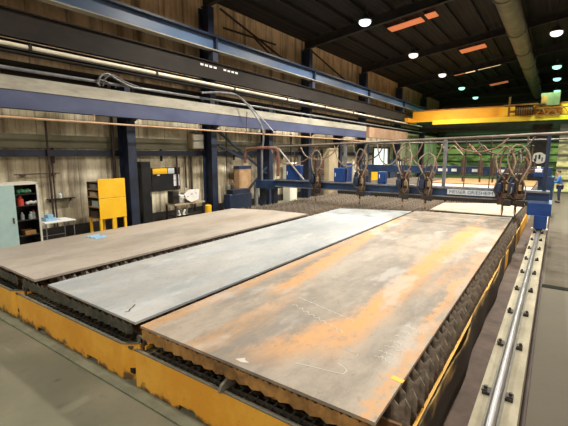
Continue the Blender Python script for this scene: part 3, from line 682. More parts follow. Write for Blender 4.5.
# torch carriages
def carriage(yy, label, double=False, scale=1.0, dark=False):
    """built at x=0 on the front of a beam at row yy; z in metres"""
    t = thing('torch_carriage', (0, yy, 1.36), label, 'torch carriage', 'torch carriages on the gantries')
    MB().box(-.17, .17, yy-.12, yy-.05, 1.22, 1.95, bev=.01).build('carriage_plate', M['brownmach'], t)
    MB().box(-.24, -.06, yy-.30, yy-.12, 1.62, 1.92, bev=.02).cyl((-.15, yy-.22, 1.92), (-.15, yy-.22, 2.12), .07, n=12).build('motor', M['gdark'] if not dark else M['dark'], t)
    MB().box(-.03, .20, yy-.26, yy-.12, 1.45, 1.60).build('slide_block', M['brownmach'], t)
    heads = (0.0,) if not double else (-.17, .17)
    for hx in heads:
        MB().cyl((hx, yy-.20, 1.10), (hx, yy-.20, 2.05), .032, n=10).box(hx-.05, hx+.05, yy-.25, yy-.12, 1.28, 1.38).build('torch_tube', M['brownmach'], t)
        MB().cyl((hx, yy-.20, .98), (hx, yy-.20, 1.11), .028, .045, n=10).build('torch_head', M['brass'], t, True)
        MB().cyl((hx, yy-.20, .90), (hx, yy-.20, .985), .012, .022, n=8).build('nozzle', M['dark'], t, True)
    MB().cyl((.08, yy-.22, 1.70), (.08, yy-.22, 1.88), .045, n=10).build('gas_valve', M['brass'], t, True)
    hz = [('hose', [(-.04, yy-.2, 2.0), (-.28, yy-.25, 2.35), (-.36, yy-.2, 2.80), (-.10, yy-.1, 3.12), (.22, yy-.1, 2.95), (.34, yy-.2, 2.5), (.20, yy-.25, 2.1), (.05, yy-.2, 1.9)], .024, 'hose'),
          ('hose', [(.02, yy-.2, 1.95), (.30, yy-.2, 2.2), (.42, yy-.1, 2.7), (.20, yy-.05, 3.08), (-.15, yy-.05, 2.9), (-.30, yy-.1, 2.4), (-.12, yy-.2, 2.0)], .020, 'hosered'),
          ('hose', [(-.1, yy-.25, 1.4), (-.30, yy-.35, 1.6), (-.26, yy-.3, 2.0), (-.05, yy-.25, 2.25), (.05, yy-.15, 2.7), (.0, yy+.1, 3.15)], .022, 'hosedark'),
          ('hose', [(.15, yy-.25, 1.3), (.34, yy-.32, 1.5), (.30, yy-.3, 1.85), (.12, yy-.25, 2.05)], .018, 'hose')]
    jx = [random.uniform(.42, .78) for _ in hz]; jz = [random.uniform(.62, .98) for _ in hz]
    hz = [(nm, [(x_*a+random.uniform(-.04, .04), y_+random.uniform(-.05, .05), 1.9+(z_-1.9)*b_+random.uniform(-.05, .05)) for x_, y_, z_ in pts], r, m) for (nm, pts, r, m), a, b_ in zip(hz, jx, jz)]
    MB().box(-.12, .14, yy-.10, yy+.25, 1.95, 2.2, bev=.02).cyl((.12, yy-.15, 1.5), (.12, yy-.15, 2.45), .025, n=8).cyl((-.2, yy-.1, 1.9), (-.2, yy-.1, 2.7), .02, n=8).build('hose_bracket', M['brownmach'], t)
    MB().box(.02, .24, yy-.34, yy-.26, 1.22, 1.42, bev=.015).build('height_sensor', M['dark'], t)
    for nm, pts, r, m in hz: MB().tube(pts, r, 6, 3).build(nm, M[m], t, True)
    return t
places = [(317, 'grimy torch carriage at the left part of the front gantry beside a blue box'), (361, 'torch carriage on the front gantry with pale coiled hoses, second from the left'),
          (404, 'torch carriage on the front gantry above the seam between the pale and rusty plates'), (427, 'torch carriage on the front gantry just left of the lettered plate')]
for px_, lb in places:
    c = carriage(GY, lb); c.location.x = at(px_, 185, Y=GY-.1).x
for px_, lb in ((504, 'torch carriage on the front gantry immediately right of the lettered plate'), (517, 'rightmost torch carriage on the front gantry beside the dark valve cluster')):
    c = carriage(GY, lb); c.location.x = at(px_, 190, Y=GY-.1).x
# drooping festoon hoses between the carriages
fest = [(-10.6, -8.2, .75, 'hosered'), (-9.0, -7.2, .55, 'hose'), (-7.4, -6.0, .85, 'hose'), (-6.6, -5.3, .62, 'hosedark'), (-5.6, -4.6, .80, 'hose'), (-5.0, -3.9, .66, 'hosered'), (-4.4, -3.2, .9, 'hose'), (-2.9, -1.3, .42, 'hosered'), (-2.2, -.6, .52, 'hosedark')]
for i, (xa, xb, dr, m) in enumerate(fest):
    def rz(x): return 3.08+(x+11.6)*.0272-.055
    mid = (xa+xb)/2
    tag(MB().tube([(xa, GY+.2, rz(xa)), (xa+(mid-xa)*.35, GY+.12, rz(xa)-dr*.7), (mid, GY+.1, rz(mid)-dr), (xb-(xb-mid)*.35, GY+.12, rz(xb)-dr*.7), (xb, GY+.2, rz(xb))], .024, 6, 4).build('festoon_hose', M[m], None, True),
        'drooping supply hose hanging under the front gantry rail, number %d from the left' % (i+1), 'hose', 'festoon hoses')
# thin hanging drop rods along the festoon
for i, xx in enumerate((-10.4, -9.3, -8.4, -5.3, -2.5, -1.75)):
    tag(MB().cyl((xx, GY+.17, 1.71), (xx, GY+.17, 3.08+(xx+11.6)*.0272-.05), .018, n=6).build('drop_pipe', M['rod'], None), 'thin upright supply pipe on the front gantry beam, number %d from the left' % (i+1), 'pipe', 'upright supply pipes')

# second gantry
G2 = 21.0
t = thing('gantry', (-.3, G2, .5), 'rear blue cutting gantry seen behind the lettered one', 'gantry')
MB().box(-9.2, -.15, G2, G2+.4, 1.80, 2.20).build('beam', M['gblue'], t)
MB().box(-.62, -.04, G2-.4, G2+.9, .63, 1.8).build('end_carriage', M['gblue'], t)
MB().box(-9.2, -8.8, G2, G2+.4, 0, 1.8).build('left_leg', M['gblue'], t)
MB().cyl((-9, G2+.3, 3.35), (.4, G2+.3, 3.45), .04, n=8).build('festoon_rail', M['hosedark'], t, True)
for xx in (-9.0, -4.7, -.35): MB().box(xx-.05, xx+.05, G2+.25, G2+.35, 2.2, 3.32).build('post', M['gdark'], t)
for (x0, x1) in ((-5.0, -4.55), (-4.35, -4.1), (-3.4, -2.95), (-2.3, -2.0)): MB().box(x0, x1, G2-.012, G2-.001, 1.93, 2.07).build('white_sticker', M['white'], t)
for i, (xx, lb) in enumerate(((at(464, 165, Y=G2).x, 'left one, under a wavy pale hose'), (at(481, 165, Y=G2).x, 'second from the left'), (at(494, 165, Y=G2).x, 'third from the left'))):
    cc = thing('torch_carriage', (xx, G2, 1.9), 'small dark torch carriage on the rear gantry, ' + lb, 'torch carriage', 'torch carriages on the gantries')
    MB().box(xx-.12, xx+.12, G2-.10, G2-.04, 1.75, 2.5).build('carriage_plate', M['brownmach'], cc)
    MB().cyl((xx, G2-.15, 1.45), (xx, G2-.15, 2.75), .04, n=8).build('torch_tube', M['brownmach'], cc)
    MB().tube([(xx, G2-.15, 2.7), (xx-.3, G2-.1, 3.0), (xx-.55, G2+.1, 3.2), (xx-.9, G2+.2, 2.95), (xx-1.2, G2+.3, 3.3)], .03, 6, 4).build('hose', M['hose'] if i == 0 else M['hosered'], cc, True)
# manifold of upright valves at the right
t = thing('gas_manifold', (-1.3, G2-.4, 1.9), 'dense dark cluster of upright gas valves at the right of the rear gantry', 'manifold')
MB().box(-1.9, -.75, G2-.5, G2-.05, 1.95, 2.12).build('shelf', M['brownmach'], t)
for k in range(9):
    xx = -1.82+k*.125; hh = 2.75+.25*math.sin(k*2.1)+random.uniform(0, .25)
    b = MB().cyl((xx, G2-.3+.08*(k % 2), 2.12), (xx, G2-.3+.08*(k % 2), hh), .028, n=8)
    v = b.build('valve_pipe', M['brownmach'], t)
    MB().ball((xx, G2-.3+.08*(k % 2), hh), .06, n=8).build('valve_cap', M['dark'], v)
MB().cyl((-1.15, G2-.2, 2.12), (-1.15, G2-.2, 3.6), .04, n=8).build('mast', M['brownmach'], t)
t = thing('control_console', (-.7, G2-1.2, 1.9), 'small blue operator console with a white face at the right end of the rear gantry', 'console')
MB().box(-.78, -.46, G2-.9, G2-.42, 1.82, 2.16, bev=.02).build('housing', M['gblue2'], t)
MB().box(-.75, -.49, G2-.915, G2-.90, 2.02, 2.14).build('screen', M['white'], t)
MB().box(-.70, -.56, G2-.8, G2-.55, 2.16, 2.26).build('top_unit', M['white'], t)
MB().box(-.56, -.50, G2-.7, G2-.6, 1.60, 1.82).build('bracket', M['gdark'], t)
t = thing('white_disc_sign', (-1.0, 41.5, 4), 'white patch with dark marks on the black column', 'sign')
c0 = at(539, 158, Y=41.6)
b = MB(); pts = [(c0.x+.55*math.cos(a)+.05*math.sin(5*a), c0.z+.50*math.sin(a)) for a in [k*2*PI/20 for k in range(20)]]
b.prism(pts, 'y', 41.58, 41.62).build('disc', M['white'], t)
b = MB(); b.box(c0.x-.30, c0.x-.18, 41.56, 41.58, c0.z-.3, c0.z+.25).box(c0.x-.05, c0.x+.1, 41.56, 41.58, c0.z-.1, c0.z+.3).box(c0.x+.2, c0.x+.28, 41.56, 41.58, c0.z-.3, c0.z+.05).build('dark_marks', M['black'], t)

# cable support arm above the left end of the gantry
t = thing('tubular_arm', (-11.6, GY, 3.2), 'grey tubular cable arm reaching from the girder down to the gantry', 'cable arm')
p1 = Vector((-12.38, 11.7, 5.32)); p2 = at(241, 98, Y=13.75); p3 = at(262, 127, Y=13.9); p4 = at(262, 181, Y=13.9)
MB().tube([p1, (p1+p2)/2+Vector((0, 0, .12)), p2, p3, (p3+p4)/2, p4], .045, 8, 4).build('main_tube', M['tube'], t, True)
q2 = at(252, 108, Y=13.9); q3 = at(275, 133, Y=13.9)
MB().tube([p2, q2, q3], .030, 8, 2).build('side_tube', M['tube'], t, True)
MB().tube([at(247, 112, Y=13.9), at(246, 135, Y=13.9), at(247, 160, Y=13.9)], .018, 6, 2).build('hanging_cable', M['hosedark'], t, True)
r0 = at(243, 168, Y=13.8); 
MB().tube([at(245, 163, Y=13.9), at(246, 151, Y=13.9), at(250, 148.5, Y=13.9), at(273, 148, Y=13.9), at(278, 152, Y=13.9), at(278, 176, Y=13.9)], .07, 8, 3).build('bent_pipe', M['hosered'], t, True)
t = thing('cable_loop', (-12.3, 7, 4.95), 'tangle of dark looped cables on top of the white girder cover', 'cable')
L = [[(98, 84), (101, 76), (108, 74), (118, 80), (132, 87), (150, 90)], [(103, 86), (104, 80), (112, 75), (125, 82), (141, 88)], [(100, 86), (96, 82), (101, 80), (110, 84)]]
for pts in L: MB().tube([at(a, b, X=-12.42) for a, b in pts], .035, 6, 4).build('cable', M['hosedark'] if pts[0][0] != 98 else M['tube'], t, True)
t = thing('junction_box', (-13.3, 12.6, 3.0), 'beige junction box high on the wall left of the first tall column', 'junction box')
MB().box(-13.62, -13.3, 11.95, 12.62, 3.02, 3.70, bev=.02).build('casing', M['tan'], t)
MB().box(-13.3, -13.28, 12.0, 12.57, 3.07, 3.65).build('lid', M['cream'], t)
# pinkish ducting under rail beyond girder end
tag(MB().box(-12.75, -12.3, 29.3, 38.8, 4.1, 4.9).build('boxed_duct', mat('dusty pink duct', (0.34, 0.20, 0.13), (0.48, 0.31, 0.21), 1.0, .7)), 'dusty pink-brown boxed duct beyond the end of the white girder', 'duct')

# ================================================================ WALL FURNITURE, LEFT
# locker
lx0, lx1 = -12.45, -11.85
ya = 3.35; yb = at(40.5, 215, X=-11.85).y; ym = at(16.5, 215, X=-11.85).y
t = thing('locker', (-12.1, 4, 0), 'pale teal metal locker with its right half open, showing dark shelves', 'locker')
MB().box(lx0, lx0+.02, ya, yb, .08, 2.0).box(lx0, lx1, yb-.03, yb, .08, 2.0).box(lx0, lx1, ya, ya+.02, .08, 2.0).box(lx0, lx1, ya, yb, 1.98, 2.03).box(lx0, lx1, ya, yb, .06, .10).build('body', M['cream'], t)
MB().box(lx0+.02, lx0+.025, ya+.02, yb-.03, .1, 1.98).build('dark_back', M['black'], t)  # black sheets inside the cream body make its interior dark
MB().box(lx0+.02, lx1-.03, yb-.036, yb-.03, .1, 1.98).build('dark_side', M['black'], t)
d = MB().box(lx1, lx1+.022, ya+.01, ym, .10, 1.98, bev=.004).build('door', M['teal'], t)
MB().box(lx1+.022, lx1+.04, ym-.10, ym-.07, .95, 1.1).build('handle', M['dark'], d)
MB().box(lx1-.01, lx1+.012, yb-.045, yb+.005, .08, 2.0).box(lx1-.01, lx1+.012, ya, yb, 1.97, 2.03).build('door_frame', M['cream'], t)
for zz in (.55, .98, 1.38, 1.70): MB().box(lx0+.03, lx1-.02, ya+.03, yb-.04, zz, zz+.015).build('shelf', M['dark'], t)
for ax in (lx0+.05, lx1-.05):
    for ay in (ya+.05, yb-.05): MB().cyl((ax, ay, 0), (ax, ay, .07), .02, n=8).build('foot', M['dark'], t)
def inlock(px): return at(px, 205, X=-12.0).y
def bottle(x, y, z, h, r, m, label, cap='white'):
    t = thing('bottle', (x, y, z), label, 'bottle', 'bottles in the locker')
    MB().cyl((x, y, z), (x, y, z+h*.65), r, n=12).cyl((x, y, z+h*.65), (x, y, z+h*.82), r, r*.4, n=12).build('body', M[m], t, True)
    MB().cyl((x, y, z+h*.82), (x, y, z+h), r*.42, n=10).build('cap', M[cap], t, True)
bottle(-12.0, inlock(20.5), 1.396, .27, .085, 'red', 'red plastic bottle on the middle shelf of the locker', 'red')
bottle(-12.05, inlock(22), .996, .20, .05, 'glassy', 'pale bottle on the lower shelf of the locker, left one')
bottle(-12.0, inlock(30), .996, .20, .06, 'glassy', 'pale bottle on the lower shelf of the locker, middle one')
bottle(-12.05, inlock(33.5), .996, .24, .05, 'white', 'white bottle on the lower shelf of the locker, right one', 'red')
def bundle(y, z, w, h, m, name, label, cat):
    b = MB()
    for i in range(4): b.ball((-12.0+.03*(i % 2), y+(i-1.5)*w/4, z+h*.5+(.02 if i % 2 else 0)), h*.5, 1.3, w/(h*2.2), 1)
    tag(b.build(name, M[m], None, True), label, cat)
bundle(inlock(24), 1.717, .30, .12, 'green', 'green_gloves', 'green bundled gloves on the top shelf of the locker', 'gloves')
bundle(inlock(32), 1.397, .28, .10, 'white', 'white_cloth', 'white crumpled cloth on the middle shelf of the locker', 'cloth')
bundle(inlock(28), 1.717, .16, .10, 'glassy', 'grey_cloth', 'grey cloth on the top shelf of the locker, right side', 'cloth')
tag(MB().box(-12.3, -11.95, inlock(22), inlock(33), .567, .68).build('wooden_box', M['wood']), 'brown wooden box at the bottom of the locker', 'box')
# navy post at the far left edge
tag(MB().box(-12.0, -11.8, 3.18, 3.32, 0, 2.0).build('navy_post', M['navy']), 'navy post at the left edge beside the teal locker', 'post')
# desk
t = thing('desk', (-12.4, 5.5, 0), 'small white-topped desk on thin legs between locker and yellow cabinet', 'desk')
MB().box(-12.75, -12.05, 5.10, 5.98, .77, .81, bev=.008).build('desk_top', M['white'], t)
for ax in (-12.70, -12.10):
    for ay in (5.14, 5.94): MB().cyl((ax, ay, 0), (ax, ay, .77), .014, n=8).build('leg', M['tube'], t)
MB().bar((-12.70, 5.14, .3), (-12.70, 5.94, .3), .02).build('crossbar', M['tube'], t)
b = MB().box(-12.6, -12.25, 5.22, 5.52, .811, .90).box(-12.55, -12.3, 5.3, 5.45, .90, 1.0); tag(b.build('blue_box', M['bluerag']), 'pale blue box on the white desk', 'box')
tag(MB().box(-12.5, -12.2, 5.62, 5.90, .811, .83).build('paper_stack', M['paper']), 'flat stack of white paper on the desk', 'paper')
t = thing('wall_shelf', (-13.6, 6.4, 1.3), 'short black wall shelf above the desk', 'shelf')
MB().box(-13.69, -13.5, 5.9, 6.75, 1.30, 1.33).build('board', M['black'], t)
for yy in (6.0, 6.65): MB().prism([(-13.69, 1.2), (-13.69, 1.30), (-13.55, 1.30)], 'y', yy-.01, yy+.01).build('bracket', M['black'], t)
t2 = thing('bottle', (-13.6, 6.25, 1.33), 'white bottle on the black wall shelf above the desk', 'bottle')
MB().cyl((-13.59, 6.3, 1.331), (-13.59, 6.3, 1.45), .05, n=12).cyl((-13.59, 6.3, 1.45), (-13.59, 6.3, 1.50), .05, .02, n=12).build('body', M['white'], t2, True)
MB().cyl((-13.59, 6.3, 1.50), (-13.59, 6.3, 1.54), .02, n=8).build('cap', M['bluerag'], t2, True)
t = thing('wall_hook_rail', (-13.6, 5.6, 2.15), 'thin dark hook rail on the wall above the locker', 'rail')
MB().bar((-13.62, 5.02, 2.17), (-13.62, 6.35, 2.17), .03).build('rail', M['rod'], t)
for yy in (5.25, 6.15): MB().prism([(yy-.10, 2.15), (yy+.10, 2.15), (yy, 2.07)], 'x', -13.68, -13.6).build('hook', M['rod'], t)
# yellow cabinet
cx0, cx1 = -12.95, -12.25; y0 = at(99, 200, X=cx1).y; y1 = at(126, 200, X=cx1).y
t = thing('yellow_cabinet', (-12.6, y0, 0), 'bright yellow steel cabinet on legs with open side shelves', 'cabinet')
MB().box(cx1-.02, cx1, y0, y1, 1.34, 1.98, bev=.006).build('upper_panel', M['cabyellow'], t)
MB().box(cx1-.02, cx1, y0, y1, .64, 1.33, bev=.006).build('lower_panel', M['cabyellow'], t)
MB().box(cx0, cx1-.02, y1-.02, y1, .64, 1.90).box(cx0, cx0+.02, y0, y1-.02, .64, 1.86).box(cx0, cx1-.02, y0, y1-.02, 1.86, 1.88).build('carcass', M['brownmach'], t)
MB().box(cx0+.02, cx1-.02, y0+.30, y0+.31, .66, 1.86).build('dark_back', M['dark'], t)
for zz in (.64, 1.02, 1.36, 1.62): MB().box(cx0+.02, cx1-.02, y0-.02, y0+.30, zz, zz+.03).build('shelf', M['wood'], t)
for ax in (cx0+.04, cx1-.04):
    for ay in (y0+.04, (y0+y1)/2, y1-.05): MB().box(ax-.03, ax+.03, ay-.04, ay+.04, 0, .64).build('leg', M['cabyellow'], t)
for i, (zz, xx, h, m, lb) in enumerate(((1.651, -12.62, .20, 'tube', 'grey box on the top side shelf of the yellow cabinet'), (1.391, -12.65, .2, 'tan', 'tan box on the second side shelf of the yellow cabinet'), (1.051, -12.55, .26, 'glassy', 'pale grey box on the third side shelf of the yellow cabinet'), (.671, -12.65, .28, 'rod', 'dark box on the lowest side shelf of the yellow cabinet'))):
    tt = thing('parts_box', (xx, y0+.12, zz), lb, 'box', 'boxes on the yellow cabinet shelves')
    MB().box(xx-.17, xx+.17, y0+.01, y0+.26, zz, zz+h*.8).build('box', M[m], tt)
    MB().box(xx-.18, xx+.18, y0+.0, y0+.27, zz+h*.8, zz+h*.86).build('lid', M['dark'], tt)
# black tall cabinet
t = thing('black_cabinet', (-13.5, 9.6, 0), 'tall narrow black cabinet against the wall right of the nearest column', 'cabinet')
MB().box(-13.58, -13.36, 9.28, 9.74, .0, 2.5, bev=.01).build('body', M['black'], t)
MB().box(-13.36, -13.345, 9.31, 9.71, .05, 2.45).build('door', M['black'], t)
MB().box(-13.345, -13.32, 9.65, 9.68, 1.1, 1.3).build('handle', M['tube'], t)
# notice board
t = thing('notice_board', (-13.6, 10.6, 1.3), 'black notice board with a yellow sign and white papers', 'notice board')
p = at(153, 192, X=-13.6); q = at(180, 166.5, X=-13.6)
MB().box(-13.68, -13.62, p.y, q.y, 1.27, 2.23).build('board', M['black'], t)
MB().box(-13.62, -13.612, p.y+.05, p.y+.78, 1.97, 2.20).build('yellow_sign', M['cabyellow'], t)
MB().box(-13.62, -13.612, p.y+.82, p.y+1.15, 1.97, 2.20).build('grey_notice', M['sign'], t)
MB().box(-13.62, -13.612, p.y+1.10, p.y+1.42, 1.42, 1.66).box(-13.62, -13.612, p.y+1.10, p.y+1.42, 1.68, 1.92).build('white_papers', M['paper'], t)
MB().box(-13.62, -13.612, p.y+.25, p.y+.38, 1.90, 1.95).build('white_tag', M['paper'], t)
# workbench with messy machine
bx = -12.75; b0 = at(171, 200, X=bx).y; b1 = at(201, 200, X=bx).y
t = thing('workbench', (bx, (b0+b1)/2, 0), 'dark cluttered workbench below the notice board', 'workbench')
MB().box(bx-.4, bx+.25, b0, b1, .72, .78).build('bench_top', M['tan'], t)
for ax in (bx-.35, bx+.2):
    for ay in (b0+.05, b1-.05): MB().box(ax-.03, ax+.03, ay-.03, ay+.03, 0, .72).build('leg', M['dark'], t)
MB().box(bx-.3, bx+.15, b0+.1, b1-.1, .25, .29).build('lower_shelf', M['dark'], t)
items = [('gearbox', .00, .34, .781, .52, 'dark', 'black'), ('metal_block', .36, .62, .781, .34, 'white', 'whitish'), ('motor_housing', .66, .98, .781, .40, 'greysteel', 'grey'), ]
for nm, a, b_, z_, h, m, cl in items:
    o = MB().box(bx-.25, bx+.12, b0+a+.02, b0+b_, z_, z_+h, bev=.03)
    for k in range(3): o.cyl((bx+.12, b0+a+.08+k*.08, z_+h*.6), (bx+.20, b0+a+.08+k*.08, z_+h*.6), .03, n=8)
    tag(o.build(nm, M[m]), cl + ' ' + nm.replace('_', ' ') + ' standing on the cluttered workbench', 'machine part')
for k in range(5):
    a = random.uniform(0, PI); o = MB(); cx_, cy_ = bx+.17, b0+.12+k*.13
    o.cyl((cx_-.02, cy_-.05*math.cos(a), .30), (cx_+.02, cy_+.05*math.cos(a), .50+.05*math.sin(a)), .045, n=8).cyl((cx_-.02, cy_, .291), (cx_-.02, cy_, .32), .07, n=10)
    tag(o.build('scrap_piece', M['white'] if k % 2 else M['greysteel']), 'small %s scrap cylinder on the bench lower shelf, number %d from the left' % ('white' if k % 2 else 'grey', k+1), 'scrap', 'scrap under the bench')
sh = MB(); pp = [at(a, b, X=bx+.27) for a, b in ((184, 194), (189, 189.5), (199, 189), (198.5, 199), (191, 202), (186, 199))]
sh.prism([(v.y, v.z) for v in pp], 'x', bx+.265, bx+.29).build
o = sh.build('white_cover', M['white']); tag(o, 'white irregular sheet cover leaning on the front of the workbench', 'cover')
o = MB()
for v in [at(192, 194, X=bx+.295), at(188, 196.5, X=bx+.295), at(196, 193, X=bx+.295)]: o.cyl((v.x-.003, v.y, v.z), (v.x+.002, v.y, v.z), .025, n=8)
oo = o.build('dark_holes', M['black'])
oo.parent = bpy.data.objects['white_cover']
# bollard
t = thing('bollard', (-12.1, 11.6, 0), 'short yellow bollard in front of the first tall column', 'bollard')
MB().cyl((-12.1, 11.62, .02), (-12.1, 11.62, .62), .14, n=14).ball((-12.1, 11.62, .62), .14, 1, 1, .3).build('post', M['cabyellow'], t, True)
MB().cyl((-12.1, 11.62, 0), (-12.1, 11.62, .02), .2, n=14).build('foot', M['dark'], t)
# brown board, dark trolley
p = at(239, 168, X=-13.1); q = at(251, 190, X=-13.1)
t = thing('brown_cabinet', (-13.2, p.y, 0), 'rust-brown upright cabinet with a blue top edge against the wall', 'cabinet')
MB().box(-13.45, -13.1, p.y, q.y, 0, 2.05).build('body', M['brownboard'], t)
MB().box(-13.46, -13.08, p.y-.02, q.y+.02, 2.05, 2.20).build('top', M['gblue'], t)
MB().box(-13.1, -13.085, p.y+.04, q.y-.04, .1, 2.0).build('door', M['brownboard'], t)
t = thing('tool_trolley', (-12.3, 13.8, 0), 'dark blue low tool trolley beyond the far corner of the left plate', 'trolley')
p = at(230, 200, X=-12.1); q = at(252, 200, X=-12.1)
MB().box(-12.5, -12.1, p.y, q.y, .25, .95, bev=.02).build('body', M['gdark'], t)
MB().box(-12.5, -12.1, p.y+.2, q.y-.1, .95, 1.15).build('tray', M['navy'], t)
for ax in (-12.42, -12.18):
    for ay in (p.y+.1, q.y-.1): MB().cyl((ax, ay-.0, .125), (ax+.05, ay, .125), .125, n=12).build('wheel', M['black'], t, True)
# gas bottles and poles near trolley for clutter
for i, (px, c, lb) in enumerate(((228, 'greysteel', 'grey gas cylinder left of the brown cabinet'), (233, 'rod', 'dark brown gas cylinder left of the brown cabinet'), (256, 'tube', 'pale grey gas cylinder right of the brown cabinet'))):
    v = at(px, 195, X=-13.2); t = thing('gas_cylinder', (v.x, v.y, 0), lb, 'gas cylinder', 'gas cylinders by the wall')
    MB().cyl((v.x, v.y, 0), (v.x, v.y, 1.25), .11, n=14).cyl((v.x, v.y, 1.25), (v.x, v.y, 1.38), .11, .04, n=14).build('body', M[c], t, True)
    MB().cyl((v.x, v.y, 1.38), (v.x, v.y, 1.50), .035, n=8).build('valve', M['brass'], t, True)
# tan cabinet and others behind the gantry
v = at(329, 165, X=-12.9); w_ = at(338, 165, X=-12.9)
t = thing('tan_cabinet', (-13.0, v.y, 0), 'tall tan sheet-metal cabinet by the wall behind the gantry', 'cabinet')
MB().box(-13.42, -12.9, v.y, w_.y, 0, 3.2).build('body', M['tan'], t); MB().box(-12.9, -12.88, v.y+.1, w_.y-.1, .1, 3.1).build('door', M['tan'], t)
v = at(372, 170, X=-12.0); w_ = at(380, 170, X=-12.0)
t = thing('yellow_bin', (-12.2, v.y, 0), 'yellow bin in front of the bright doorway', 'bin')
MB().prism([(v.y+.1, .0), (w_.y-.1, .0), (w_.y, 1.5), (v.y, 1.5)], 'x', -12.65, -12.0).build('tub', M['cabyellow'], t)
MB().box(-12.7, -11.95, v.y-.05, w_.y+.05, 1.5, 1.56).build('rim', M['cream'], t)
for i, px_ in enumerate((346, 354, 358, 363, 396, 399)):
    v = at(px_, 170, X=-12.3); t = thing('gas_cylinder', (v.x, v.y, 0), 'gas cylinder far behind the gantry, ' + ['left of the yellow bin, first of four', 'left of the yellow bin, second of four', 'left of the yellow bin, third of four', 'just left of the yellow bin', 'first one beyond the bright doorway', 'second one beyond the bright doorway'][i], 'gas cylinder', 'gas cylinders far behind')
    hh = (1.7, 2.1, 1.6, 1.9, 1.8, 2.0)[i]
    MB().cyl((v.x, v.y, 0), (v.x, v.y, hh), .16, n=12).cyl((v.x, v.y, hh), (v.x, v.y, hh+.15), .16, .05, n=12).build('body', M[('brownmach', 'cream', 'tan', 'tube', 'rod', 'cream')[i]], t, True)
    MB().cyl((v.x, v.y, hh+.15), (v.x, v.y, hh+.3), .04, n=8).build('valve', M['brass'], t, True)
# shelves of stock against the wall (pale), behind gantry
for i, (pa, pb, h, m, lb) in enumerate(((290, 297, 2.3, 'cream', 'cream wall cabinet behind the left blue control box'), (316, 324, 2.4, 'rod', 'dark brown cabinet behind the leftmost torch carriage'), (345, 352, 2.1, 'gblue2', 'bright blue cabinet by the wall behind the gantry'), (395, 402, 2.3, 'gblue', 'blue cabinet just beyond the bright doorway'))):
    v = at(pa, 170, X=-13.0); w_ = at(pb, 170, X=-13.0)
    t = thing('wall_cabinet', (-13.2, v.y, 0), lb, 'cabinet', 'cabinets behind the gantry')
    MB().box(-13.5, -13.0, v.y, w_.y, 0, h).build('body', M[m], t); MB().box(-13.0, -12.98, v.y+.08, w_.y-.08, .1, h-.1).build('door', M[m], t)

# ================================================================ PERSON
def skin_body(name, verts, edges, radii, m, parent, sub=2, root=0):
    me = bpy.data.meshes.new(name); me.from_pydata(verts, edges, []); o = bpy.data.objects.new(name, me); COL.objects.link(o)
    md = o.modifiers.new('skin', 'SKIN'); md.use_smooth_shade = True
    for i, r in enumerate(radii):
        sv = me.skin_vertices[0].data[i]; sv.radius = (r, r) if not isinstance(r, tuple) else r; sv.use_root = (i == root)
    ss = o.modifiers.new('sub', 'SUBSURF'); ss.levels = sub; ss.render_levels = sub
    bpy.context.view_layer.update()
    nm = bpy.data.meshes.new_from_object(o.evaluated_get(bpy.context.evaluated_depsgraph_get()))
    bpy.data.objects.remove(o); nm.materials.clear(); nm.materials.append(m)
    for p in nm.polygons: p.use_smooth = True
    n = bpy.data.objects.new(name, nm); COL.objects.link(n); n.parent = parent
    return n
PX, PY = .26, 27.5
t = thing('person', (PX, PY, 0), 'person in blue work jacket and dark trousers standing by the far machine', 'person')
t.rotation_euler = (0, 0, 0)
# figure faces -x (towards the console), arms reaching forward
H = {'pel': (0, 0, .98), 'wai': (-.02, 0, 1.12), 'che': (-.05, 0, 1.36), 'nek': (-.09, 0, 1.53), 'nk2': (-.115, 0, 1.60), 'hd1': (-.13, 0, 1.68), 'hd2': (-.135, 0, 1.78), 'hd3': (-.12, 0, 1.83)}
V = []; E_ = []; Rr = []; idx = {}
def jv(k, p, r): idx[k] = len(V); V.append(p); Rr.append(r)
def je(a, b): E_.append((idx[a], idx[b]))
jv('pel', H['pel'], (.15, .12)); jv('wai', H['wai'], (.145, .11)); jv('che', H['che'], (.17, .12)); jv('nek', H['nek'], .065); jv('nk2', H['nk2'], .058); jv('hd1', H['hd1'], .085); jv('hd2', H['hd2'], .095); jv('hd3', H['hd3'], .06)
jv('nose', (-.245, 0, 1.73), .012)
for a, b in (('pel', 'wai'), ('wai', 'che'), ('che', 'nek'), ('nek', 'nk2'), ('nk2', 'hd1'), ('hd1', 'hd2'), ('hd2', 'hd3'), ('hd2', 'nose')): je(a, b)
for s, n in ((-1, 'l'), (1, 'r')):
    jv(n+'sh', (-.06, s*.19, 1.44), .062); jv(n+'el', (-.16, s*.26, 1.18), .047); jv(n+'wr', (-.40, s*.20, 1.22), .032); jv(n+'pa', (-.47, s*.185, 1.22), (.040, .020))
    je('che', n+'sh'); je(n+'sh', n+'el'); je(n+'el', n+'wr'); je(n+'wr', n+'pa')
    for f in range(4):
        o_ = (f-1.5)*.021
        jv(n+'f%d' % f, (-.515, s*.185+o_, 1.218), .0095); jv(n+'g%d' % f, (-.548-.006*(f in (1, 2)), s*.185+o_, 1.205), .0085); jv(n+'h%d' % f, (-.562-.006*(f in (1, 2)), s*.185+o_, 1.185), .0075)
        je(n+'pa', n+'f%d' % f); je(n+'f%d' % f, n+'g%d' % f); je(n+'g%d' % f, n+'h%d' % f)
    jv(n+'t1', (-.455, s*.145, 1.205), .011); jv(n+'t2', (-.49, s*.125, 1.195), .0095); je(n+'wr', n+'t1'); je(n+'t1', n+'t2')
    jv(n+'hi', (.0, s*.10, .92), .10); jv(n+'kn', (-.03, s*.115, .50), .062); jv(n+'an', (.02, s*.12, .10), .042); jv(n+'to', (-.15, s*.125, .045), .038)
    je('pel', n+'hi'); je(n+'hi', n+'kn'); je(n+'kn', n+'an'); je(n+'an', n+'to')
skin_body('body', V, E_, Rr, M['skin'], t)
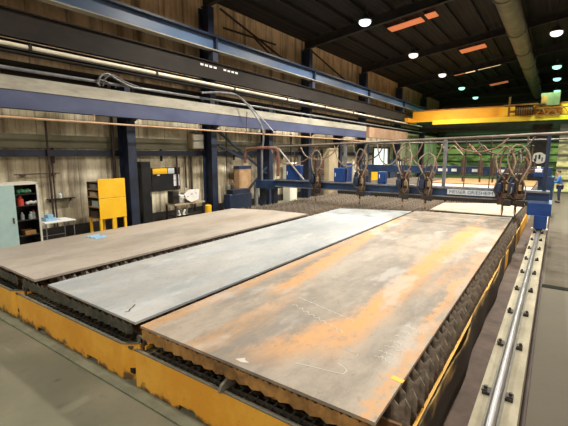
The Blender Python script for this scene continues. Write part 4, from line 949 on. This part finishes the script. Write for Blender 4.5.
def sub_fig(name, keys, edges, m, grow, extra=()):
    vs = [V[idx[k]] for k in keys]; rr = []
    for k in keys:
        r = Rr[idx[k]]; r = r if isinstance(r, tuple) else (r, r); rr.append((r[0]+grow, r[1]+grow))
    es = [(keys.index(a), keys.index(b)) for a, b in edges]
    return skin_body(name, vs, es, rr, m, t)
sub_fig('jacket', ['pel', 'wai', 'che', 'nek', 'lsh', 'lel', 'lwr', 'rsh', 'rel', 'rwr'], [('pel', 'wai'), ('wai', 'che'), ('che', 'nek'), ('che', 'lsh'), ('lsh', 'lel'), ('lel', 'lwr'), ('che', 'rsh'), ('rsh', 'rel'), ('rel', 'rwr')], M['coverall'], .022)
sub_fig('trousers', ['pel', 'lhi', 'lkn', 'lan', 'rhi', 'rkn', 'ran'], [('pel', 'lhi'), ('lhi', 'lkn'), ('lkn', 'lan'), ('pel', 'rhi'), ('rhi', 'rkn'), ('rkn', 'ran')], M['trouser'], .02)
def loc_build(mb, name, m):
    for v in mb.b.verts: v.co += t.location
    return mb.build(name, m, t, True)
for s in (-1, 1):
    loc_build(MB().ball((-.055, s*.125, .055), .07, 2.0, .75, .75), 'boot', M['boot'])
    loc_build(MB().ball((-.215, s*.034, 1.765), .012), 'eye', M['boot'])
    loc_build(MB().ball((-.125, s*.098, 1.745), .028, .8, .4, 1.2), 'ear', M['skin'])
loc_build(MB().ball((-.105, 0, 1.80), .112, 1.0, .92, .78, n=14), 'hair', M['hair'])
loc_build(MB().box(-.228, -.218, -.025, .025, 1.675, 1.683), 'mouth', M['brownmark'])

# ================================================================ WORLD / VIEW
wd = bpy.data.worlds.new('world'); S.world = wd; wd.use_nodes = True
wd.node_tree.nodes['Background'].inputs['Color'].default_value = (.5, .6, .8, 1); wd.node_tree.nodes['Background'].inputs['Strength'].default_value = .05
S.view_settings.view_transform = 'Standard'; S.view_settings.look = 'None'; S.view_settings.gamma = 1; S.view_settings.use_curve_mapping = False
S.view_settings.exposure = -0.62
S.cycles.max_bounces = 6; S.cycles.use_denoising = True
